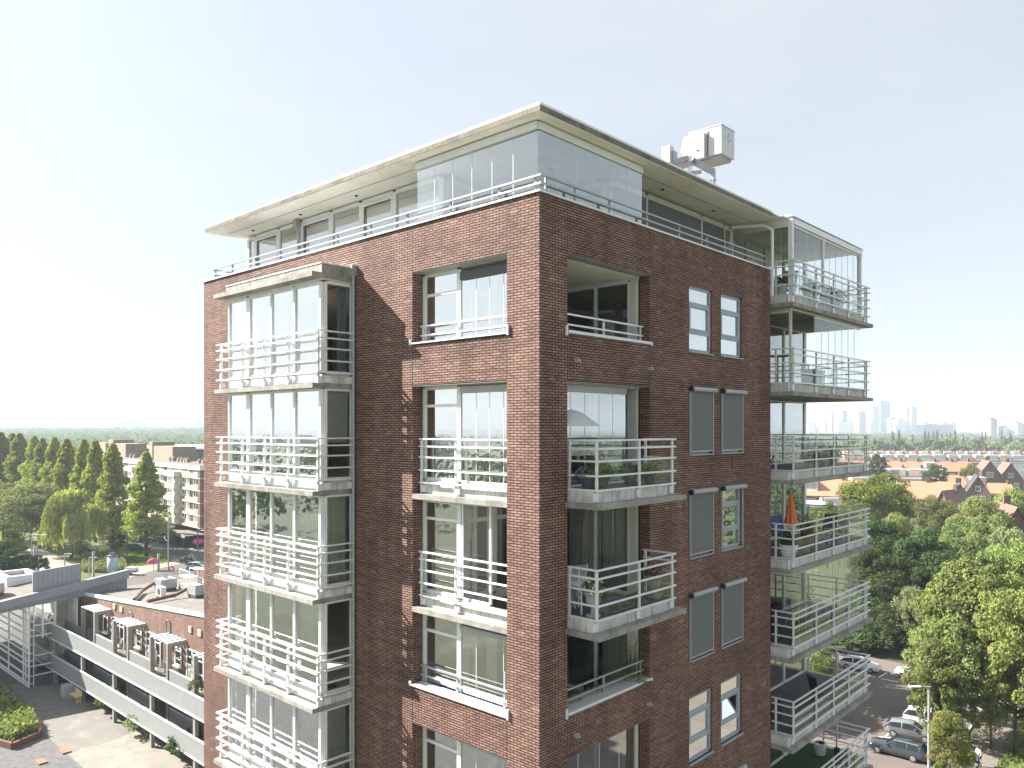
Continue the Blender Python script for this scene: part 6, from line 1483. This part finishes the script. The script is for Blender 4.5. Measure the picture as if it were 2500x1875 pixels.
# person walking on the footpath
def person(x, y, ang, label, s=1.0):
    t = bpy.data.objects.new('person', None); COL.objects.link(t); OFF[t.name] = Vector((0, 0, 0)); tag(t, label, 'person')
    J = {'pel': (0, 0, .92), 'sp': (0, 0, 1.15), 'ch': (0, .0, 1.38), 'nk': (.02, 0, 1.50), 'hd': (.04, 0, 1.62), 'tp': (.04, 0, 1.73),
         'hl': (0, .1, .88), 'kl': (.14, .1, .50), 'al': (.05, .1, .08), 'tl': (.22, .1, .04), 'hr': (0, -.1, .88), 'kr': (-.02, -.1, .48), 'ar': (-.28, -.1, .12), 'tr': (-.14, -.1, .05),
         'sl': (0, .19, 1.40), 'el': (-.10, .25, 1.13), 'wl': (.06, .24, .93), 'ml': (.10, .24, .84), 'sr': (0, -.19, 1.40), 'er': (.02, -.27, 1.13), 'wr': (.20, -.22, .98), 'mr': (.26, -.20, .94)}
    R_ = dict(pel=.15, sp=.14, ch=.155, nk=.06, hd=.095, tp=.07, hl=.09, kl=.065, al=.045, tl=.04, hr=.09, kr=.065, ar=.045, tr=.04, sl=.065, el=.048, wl=.034, ml=.04, sr=.065, er=.048, wr=.034, mr=.04)
    E_ = [('pel', 'sp'), ('sp', 'ch'), ('ch', 'nk'), ('nk', 'hd'), ('hd', 'tp'), ('pel', 'hl'), ('hl', 'kl'), ('kl', 'al'), ('al', 'tl'), ('pel', 'hr'), ('hr', 'kr'), ('kr', 'ar'), ('ar', 'tr'), ('ch', 'sl'), ('sl', 'el'), ('el', 'wl'), ('wl', 'ml'), ('ch', 'sr'), ('sr', 'er'), ('er', 'wr'), ('wr', 'mr')]
    def skin(name, keys, grow, m):
        ks = [k for k in J if k in keys]; idx = {k: i for i, k in enumerate(ks)}
        me = bpy.data.meshes.new(name); me.from_pydata([J[k] for k in ks], [(idx[a], idx[c]) for a, c in E_ if a in idx and c in idx], [])
        o = link(name, me, m, t); md = o.modifiers.new('skin', 'SKIN'); sv_ = me.skin_vertices[0].data
        for k in ks: sv_[idx[k]].radius = (R_[k] + grow,) * 2
        sv_[0].use_root = True; md2 = o.modifiers.new('sub', 'SUBSURF'); md2.levels = 2; md2.render_levels = 2; return o
    skin('body', set(J), 0, 'skin'); skin('shirt', {'pel', 'sp', 'ch', 'sl', 'sr', 'el', 'er'}, .02, 'shirt'); skin('trousers', {'pel', 'hl', 'kl', 'al', 'hr', 'kr', 'ar'}, .022, 'jeans')
    w = MB(); w.lathe((.02, 0, 1.63), [(.06, -.05), (.112, -.02), (.115, .05), (.09, .11), (.02, .135)], 12); w.build('hair', 'hair', t, True)
    for sy in (-1, 1): w = MB(); w.box(.10 if sy > 0 else -.28, sy * .1 - .05, .0, .30 if sy > 0 else -.06, sy * .1 + .05, .09); w.build('shoe', 'black', t)
    t.location = (x, y, .02); t.rotation_euler = (0, 0, ang); t.scale = (s,) * 3
person(-2.6, 52.6, 3.9, 'person in a white shirt and dark trousers walking on the shaded footpath', .9)

# ================================================================== ROOF MACHINE
c0 = at(1761, 1045, 27)
x1, y0 = c0.x, c0.y; x0, y1 = x1 - 1.38, y0 + .96; zb_, zt_ = 34.52, 35.5
M_ = thing('facade_lift', 'white window cleaning crane with boxy cabin on the flat roof', 'roof crane', (x1 - .7, y0, 32.1))
w = MB(); w.prism([(x0, zb_ + .35), (x0 + .22, zb_ + .0), (x1, zb_), (x1, zt_), (x0 + .12, zt_)], 1, y0, y1); w.build('cabin', 'cabinet', M_)
w = MB(); w.box(x0 + .10, y0 - .02, zt_ + .002, x1 + .02, y1 + .02, zt_ + .03); w.build('lid', 'cabinet', M_)
w = MB(); w.prism([(x0 - .12, zb_ + .35), (x0 + .14, zb_ - .06), (x0 + .80, zb_ - .05), (x0 + .80, zt_ - .16), (x0 + .0, zt_ - .14)], 1, y0 - .16, y0 - .003); w.build('door', 'cabinet', M_)
w = MB(); w.box(x0 + .855, y0 - .03, zb_ + .0, x0 + .88, y0 - .002, zt_ - .1); w.box(x0 + .5, y0 - .18, zb_ + .22, x0 + .62, y0 - .162, zb_ + .26); w.build('hinge', 'darkgrey', M_)
w = MB(); w.box(x0 + .08, y0 - .166, zt_ - .42, x0 + .24, y0 - .1605, zt_ - .25); w.build('sticker', 'beige_panel', M_)
w = MB()
for a, c in ((.35, .78), (.28, .68), (.42, .62), (.35, .52)): w.tube((x1 + .001, y0 + a + .2, zb_ + c), (x1 + .012, y0 + a + .2, zb_ + c), .025, .025, 8)
w.build('socket', 'darkgrey', M_)
w = MB(); w.box(x0 + .5, y0 + .1, zb_ - .10, x1 - .1, y1 - .05, zb_ - .002); w.build('base_plate', 'alu', M_)
lo = lambda px, py: at(px, py, 27.0)
w = MB(); a_ = lo(1684, 398); w.tube((a_.x, a_.y, 32.1), (a_.x, a_.y, 34.4), .07, .07, 10); w.tube((a_.x, a_.y, 33.62), (a_.x, a_.y, 33.66), .13, .13, 10); w.build('mast', 'white', M_)
q1, q2 = lo(1690, 392), lo(1738, 418)
w = MB(); w.bar(q1, q2, .14, .20); w.bar(lo(1650, 410), lo(1700, 396), .14, .16); w.bar(lo(1646, 397), lo(1680, 386), .12, .18); w.bar(lo(1660, 425), lo(1712, 420), .12, .1); w.build('arm', 'alu', M_)
q3 = lo(1741, 420); w = MB(); w.box(q3.x - .06, q3.y - .06, 32.8, q3.x + .06, q3.y + .06, q3.z + .12); w.bar(lo(1732, 439), lo(1749, 439), .04, .04); w.build('strut', 'alu', M_)
w = MB(); a_ = lo(1630, 405); w.box(a_.x - .16, a_.y - .14, 33.0, a_.x + .16, a_.y + .14, 34.72); w.build('control_post', 'cabinet', M_)
w = MB(); a_ = lo(1643, 385); w.box(a_.x - .06, a_.y - .13, 34.0, a_.x + .10, a_.y + .13, 34.55); w.build('control_box', 'alu', M_)
w = MB(); a_ = lo(1676, 397); w.lathe((a_.x, a_.y, a_.z - .05), [(.05, 0), (.07, .02), (.07, .1), (.04, .12)], 10); w.build('warning_lamp', 'red', M_)

# ================================================================== THINGS ON THE BALCONIES
def potted(name, label, x, y, z, r, h, potm, leafm, lh, lw, cat='plant', n=500, leaf=.07, flower=None, urn=False):
    t = thing(name, label, cat, (x, y, z)); w = MB()
    if urn: w.lathe((x, y, z), [(.17, 0), (.17, .04), (.06, .08), (.06, .22), (.13, .26), (.17, .34), (.17, .46), (.24, .56), (.25, .58), (.20, .585)], 18)
    else: w.lathe((x, y, z), [(r * .75, 0), (r, h * .9), (r * 1.06, h * .92), (r * 1.06, h), (r * .85, h)], 18)
    w.build('pot', potm, t, False); hh = .58 if urn else h
    rg = np.random.default_rng(int(abs(x * 100) + abs(y * 10)) + n); d = rg.normal(size=(n, 3)); d /= np.linalg.norm(d, axis=1, keepdims=True); d[:, 2] = np.abs(d[:, 2])
    P = d * np.array([lw, lw, lh]) * rg.uniform(.3, 1, (n, 1)); V, Fq = leaf_quads(P + np.array([0, 0, hh]), d + rg.normal(size=d.shape) * .4, leaf, 1.3, rg); link('foliage', npmesh('foliage', V, Fq), leafm, t)
    if flower:
        k_ = 60; P = d[:k_] * np.array([lw, lw, lh]) * rg.uniform(.9, 1.15, (k_, 1)); V, Fq = leaf_quads(P + np.array([0, 0, hh]), d[:k_], leaf * .9, 1, rg); link('flowers', npmesh('flowers', V, Fq), flower, t)
    return t
z3 = zs(3) + .40; z2 = zs(2) + .40; z4 = zs(4) + .27
potted('urn_planter', 'white classical urn with flowers at the near corner of the lower projecting balcony', .48, 1.32, z3, .2, .5, 'stone', 'leaf_grey', .32, .30, 'planter', 400, .07, 'shirt', True)
potted('urn_planter', 'white classical urn with flowers at the far end of the lower projecting balcony', .42, 3.95, z3, .2, .5, 'stone', 'leaf_grey', .28, .30, 'planter', 400, .07, 'pink', True)
potted('potted_plant', 'green plant in grey pot against the curtain of the lower projecting balcony', -.35, 2.7, z3 - .12, .16, .3, 'darkgrey', 'leaf_bright', .32, .28)
for i, (x, y, lab) in enumerate(((.35, 1.3, 'purple flowers in dark pot at the near corner of the upper projecting balcony'), (.25, 2.0, 'low green bush in dark trough, upper projecting balcony'), (.35, 3.0, 'green bush behind the glass of the upper projecting balcony'), (.4, 3.8, 'green bush at the far end of the upper projecting balcony'))):
    potted('potted_plant', lab, x, y, z2, .17, .28, 'darkgrey', ['leaf_grey', 'leaf_bright', 'leaf_dark', 'leaf_redwood'][i], .28, .36, n=600, flower='purple' if i == 0 else None)
def folding_chair(x, y, z, ang, label, m='white', fab='greyframe', name='folding_chair', group=None):
    t = frame_thing(name, label, 'chair', Vector((x, y, z)), (cos(ang), sin(ang)), group)
    w = MB(); w.box(-.22, -.22, .42, .22, .22, .455); w.build('seat', fab, t)
    w = MB(); w.quad((-.24, -.22, .5), (-.24, .22, .5), (-.36, .22, 1.05), (-.36, -.22, 1.05)); w.quad((-.255, -.22, .5), (-.375, -.22, 1.05), (-.375, .22, 1.05), (-.255, .22, .5)); w.build('backrest', fab, t)
    for sy in (-1, 1):
        for a, c in (((.22, sy * .24, 0), (-.2, sy * .24, .44)), ((-.22, sy * .24, 0), (.2, sy * .24, .44))): w = MB(); w.bar(a, c, .03, .03); w.build('leg', m, t)
        w = MB(); w.bar((-.2, sy * .24, .44), (-.37, sy * .24, 1.06), .03, .03); w.build('side_rail', m, t)
    return t
folding_chair(-.55, 1.55, z3 - .12, 2.6, 'white framed folding chair with grey sling, nearer the brick corner pier')
folding_chair(-.95, 2.3, z3 - .12, 2.9, 'white framed folding chair with grey sling, behind the nearer folding chair')
t = thing('garden_table', 'small white table on the lower projecting balcony beside the folding chairs', 'table', (-.1, 1.6, z3))
w = MB(); w.box(-.45, 1.2, z3 + .66, .25, 1.95, z3 + .69); w.build('tabletop', 'white', t)
for a, c in ((-.4, 1.25), (.2, 1.25), (-.4, 1.9), (.2, 1.9)): w = MB(); w.bar((a, c, z3 - (.12 if a < 0 else 0)), (a, c, z3 + .66), .03, .03); w.build('leg', 'white', t)
t = thing('parasol', 'half open white parasol behind the glass of the upper loggia', 'parasol', (-.75, 1.6, z2 - .12)); w = MB(); w.tube((-.75, 1.6, z2 - .12), (-.75, 1.6, z2 + 2.2), .02); w.build('pole', 'alu', t)
w = MB(); w.lathe((-.75, 1.6, z2 + 1.45), [(1.0, 0), (.6, .3), (.05, .55)], 8); w.build('canopy', 'net', t)
# grasses and shrub on the fourth storey
def tuft(name, label, x, y, z, n, h, sp, m, cat='plant'):
    rg = np.random.default_rng(n); w = MB()
    for i in range(n):
        a = rg.uniform(0, 2 * pi); l_ = h * rg.uniform(.6, 1.1); p0_ = Vector((x, y, z)); p1_ = p0_ + Vector((cos(a) * sp * .4, sin(a) * sp * .4, l_ * .7)); p2_ = p0_ + Vector((cos(a) * sp, sin(a) * sp, l_ * rg.uniform(.6, 1.)))
        w.path([p0_, p1_, p2_], .007, 3)
    o = w.build(name, m); o.location = (0, 0, 0); return tag(o, label, cat)
tuft('ornamental_grass', 'pale arching ornamental grass at the far end of the shaded loggia sill', -.25, 3.95, z4 + .2, 70, 1.1, .55, 'leaf_cream')
tuft('ornamental_grass', 'tall thin bamboo stems at the far end of the shaded loggia', -.35, 4.1, z4, 30, 2.3, .35, 'leaf_olive')
potted('potted_plant', 'small leafy olive tree in the shaded loggia behind the low rail', -.45, 1.75, z4, .18, .35, 'stone', 'leaf_olive', .75, .36, n=260, leaf=.06)
potted('potted_plant', 'dark green bush in the middle of the shaded loggia', -.5, 2.6, z4, .2, .35, 'stone', 'leaf_dark', .6, .5, n=500)
potted('flower_box', 'white blossoms in a stone trough behind the low sunlit rail', -1.45, .62, z4 + .25, .25, .3, 'stone', 'net', .12, .42, n=350, leaf=.09)
potted('flower_box', 'white blossoms in a stone trough left of the other trough', -2.1, .62, z4 + .25, .25, .3, 'stone', 'net', .12, .40, n=300, leaf=.09)
# corner balconies
zz3 = zs(3) + .39
p = Vector((-.35, 13.15, 0)); p = at(1931, 1045, 26.9)
t = thing('closed_parasol', 'closed orange parasol on the corner balcony', 'parasol', (p.x, p.y, zz3))
w = MB(); w.tube((p.x, p.y, zz3), (p.x, p.y, zz3 + 2.15), .02); w.build('pole', 'white', t)
w = MB(); n = 24; zz_l = [(2.12, .02), (1.9, .06), (1.5, .12), (1.1, .19), (.98, .21)]
for h_, r_ in zz_l:
    for k_ in range(n): a = 2 * pi * k_ / n; rr2 = r_ * (1 + .16 * (k_ % 3 - 1)); w.v.append((p.x + cos(a) * rr2, p.y + sin(a) * rr2, zz3 + h_ + (.03 if k_ % 3 == 0 else 0)))
for j in range(len(zz_l) - 1):
    for k_ in range(n): w.f.append((j * n + k_, j * n + (k_ + 1) % n, (j + 1) * n + (k_ + 1) % n, (j + 1) * n + k_))
w.build('canopy', 'orange', t, False)
p = at(1925, 1045, 26.1); potted('round_planter', 'large round white planter with shrub on the corner balcony below the parasol', p.x, p.y, zz3, .30, .42, 'white', 'leaf_dark', .55, .32, 'planter', 350, .08)
folding_chair(-.9, 14.6, zz3, -.5, 'dark garden chair behind the orange parasol', 'black', 'blue', 'garden_chair')
folding_chair(-.3, 17.3, zz3, 2.4, 'dark garden chair at the far end of the parasol balcony', 'black', 'darkgrey', 'garden_chair')
potted('potted_plant', 'leafy shrub at the far end of the parasol balcony', -.6, 16.2, zz3, .25, .4, 'terracotta', 'leaf_redwood', .8, .4, n=500)
zz2 = zs(2) + .39
folding_chair(-.9, 13.2, zz2, -.5, 'dark blue chair on the corner balcony above the parasol', 'black', 'blue', 'garden_chair')
for i, (x, y) in enumerate(((.25, 14.3), (.25, 15.4), (-.2, 17.6))): potted('potted_plant', ['dark leafy plant behind the near glass of the corner balcony above the parasol', 'pale leafy plant in the middle of the corner balcony above the parasol', 'green shrub at the far end of the corner balcony above the parasol'][i], x, y, zz2, .2, .3, 'terracotta', ['leaf_dark', 'leaf_grey', 'leaf_olive'][i], .45, .38, n=400)
zz4 = zs(4) + .39
potted('potted_plant', 'pink flowering plant inside the glazed corner balcony', -.55, 13.3, zz4, .2, .9, 'darkgrey', 'leaf_dark', .3, .25, n=300, flower='pink')
folding_chair(-1.2, 14.6, zz4, 0, 'grey chair inside the glazed corner balcony', 'black', 'darkgrey', 'garden_chair')
t = thing('drying_rack', 'white folding drying rack inside the glazed corner balcony', 'drying rack', (-.3, 15.0, zz4)); w = MB()
for a in (-.5, .5):
    for c in (-1, 1): w.bar((-.3 + a, 15 + c * .35, zz4), (-.3 + a, 15 - c * .35, zz4 + 1.0), .02, .02)
for c in (-.3, -.15, 0, .15, .3): w.bar((-.9, 15 + c, zz4 + .98), (.3, 15 + c, zz4 + .98), .012, .012)
w.build('frame', 'white', t)
zz5 = zs(5) + .39
t = thing('storage_box', 'dark covered storage box against the wall of the empty corner balcony', 'storage box', (-.6, 12.7, zz5)); w = MB(); w.box(-1.2, 12.25, zz5, -.35, 13.3, zz5 + .75); w.build('box', 'black', t); w = MB(); w.box(-1.24, 12.22, zz5 + .752, -.31, 13.34, zz5 + .82); w.build('lid', 'darkgrey', t)
folding_chair(.1, 15.6, zz5, 1.0, 'dark low chair on the empty corner balcony', 'black', 'black', 'garden_chair')
zz6 = zs(6) + .39
folding_chair(-.9, 13.0, zz6, -.3, 'dark green armchair on the artificial grass balcony', 'black', 'darkgrey', 'garden_chair')
potted('plant_pot', 'white flower pot on the artificial grass balcony', -.9, 18.2, zz6, .25, .45, 'white', 'leaf_dark', .05, .2, 'pot', 60)
potted('plant_pot', 'small dark pot left on the artificial grass balcony', -.3, 18.4, zz6, .16, .3, 'darkgrey', 'leaf_dark', .1, .12, 'pot', 60)
potted('plant_pot', 'larger dark pot right on the artificial grass balcony', .1, 18.2, zz6, .22, .42, 'greyframe', 'leaf_dark', .1, .16, 'pot', 60)
zz1 = zs(1) + .39
t = thing('bistro_table', 'round bistro table on the second corner balcony from the top', 'table', (-.35, 13.0, zz1)); w = MB(); w.tube((-.35, 13.0, zz1 + .98), (-.35, 13.0, zz1 + 1.01), .42, .42, 20); w.build('tabletop', 'darkgrey', t); w = MB(); w.tube((-.35, 13.0, zz1), (-.35, 13.0, zz1 + .98), .03); w.tube((-.35, 13.0, zz1), (-.35, 13.0, zz1 + .02), .25, .25, 14); w.build('pedestal', 'darkgrey', t)
folding_chair(-.9, 12.7, zz1, .4, 'high backed chair beside the bistro table', 'black', 'wood', 'garden_chair')
t = thing('cushion_box', 'white storage chest at the far part of the second corner balcony from the top', 'storage box', (0, 15.3, zz1)); w = MB(); w.box(-.3, 14.9, zz1, .2, 15.8, zz1 + .55); w.build('box', 'white', t); w = MB(); w.box(-.33, 14.88, zz1 + .552, .23, 15.82, zz1 + .6); w.build('lid', 'alu', t)
z0_ = 29.39
for i, (x, y) in enumerate(((-.1, 12.6), (.25, 14.3), (.25, 15.9), (.2, 17.0))):
    potted('trough_plant', ['leafy plant in a white trough at the near end of the topmost glass room', 'trailing plant in a white trough at the middle of the topmost glass room', 'white flowering plant farther back in the topmost glass room', 'green plant at the back of the topmost glass room'][i], x, y, z0_, .26, .48, 'white', ['leaf_dark', 'leaf_grey', 'leaf_olive', 'leaf_grey'][i], .35, .38, n=350)
folding_chair(-.3, 13.6, z0_, 2.4, 'grey cushioned chair in the topmost glass room', 'alu', 'greyframe', 'garden_chair')
# corner penthouse terrace plants
potted('potted_plant', 'tall houseplant behind the penthouse corner glass', -.75, 1.2, 29.35, .25, .45, 'white', 'leaf_grey', 1.5, .35, n=220, leaf=.14)
potted('potted_plant', 'low houseplant behind the penthouse glass left of the corner', -1.1, .65, 29.35, .22, .4, 'white', 'leaf_bright', .7, .35, n=260, leaf=.12)
folding_chair(-2.4, 1.2, 29.35, .8, 'dark lounge chair behind the penthouse corner glass', 'black', 'darkgrey', 'lounge_chair')
# loggia drapes
drape('curtain', (-4.2, .75, 0), (-3.05, .75, 0), zs(3) + .5, zs(3) + 2.75, 'curtain_green', 'sheer green curtain in the corner window above the lowest balustrade, sunlit side', None, .05, 8)
drape('curtain', (-4.2, .75, 0), (-3.05, .75, 0), zs(5) + .5, zs(5) + 2.75, 'curtain_dark', 'dark pleated curtain in the corner window at the bottom of the photo', None, .05, 8)
for k, m, lab in ((3, 'curtain_green', 'grey green curtain behind the sliding doors of the lower projecting balcony'), (4, 'curtain_dark', 'dark curtain behind the sliding doors of the shaded loggia'), (5, 'net', 'white net curtain behind the bottom sliding doors')):
    drape('curtain', (-2.8, 4.62, 0), (-1.72, 4.62, 0), zs(k) + .35, zs(k) + 2.75, m, lab + ', left wing', None, .06, 9)
    drape('curtain', (-1.62, 4.62, 0), (-.62, 4.62, 0), zs(k) + .35, zs(k) + 2.75, 'curtain_green' if k != 5 else m, lab + ', right wing', None, .06, 9)

# ------------------------------------------------------------------ tidy: prototypes never placed
for key, (t, H, Wd, used) in PROTO.items():
    if not used:
        for c in list(t.children): bpy.data.objects.remove(c)
        bpy.data.objects.remove(t)
for key, t in HP.items():
    if key not in HU:
        for c in list(t.children):
            for g in list(c.children): bpy.data.objects.remove(g)
            bpy.data.objects.remove(c)
        bpy.data.objects.remove(t)

# ------------------------------------------------------------------ haze
m, n, out = newmat('haze')
pv = nd(n, 'ShaderNodeVolumePrincipled'); pv.inputs['Color'].default_value = (.78, .89, 1, 1); pv.inputs['Density'].default_value = .00027; pv.inputs['Anisotropy'].default_value = 0.0
n.links.new(pv.outputs[0], out.inputs['Volume'])
b = MB(); b.box(-4200, -2600, -1, 3400, 4600, 130); o = b.build('haze', 'haze'); o['kind'] = 'stuff'
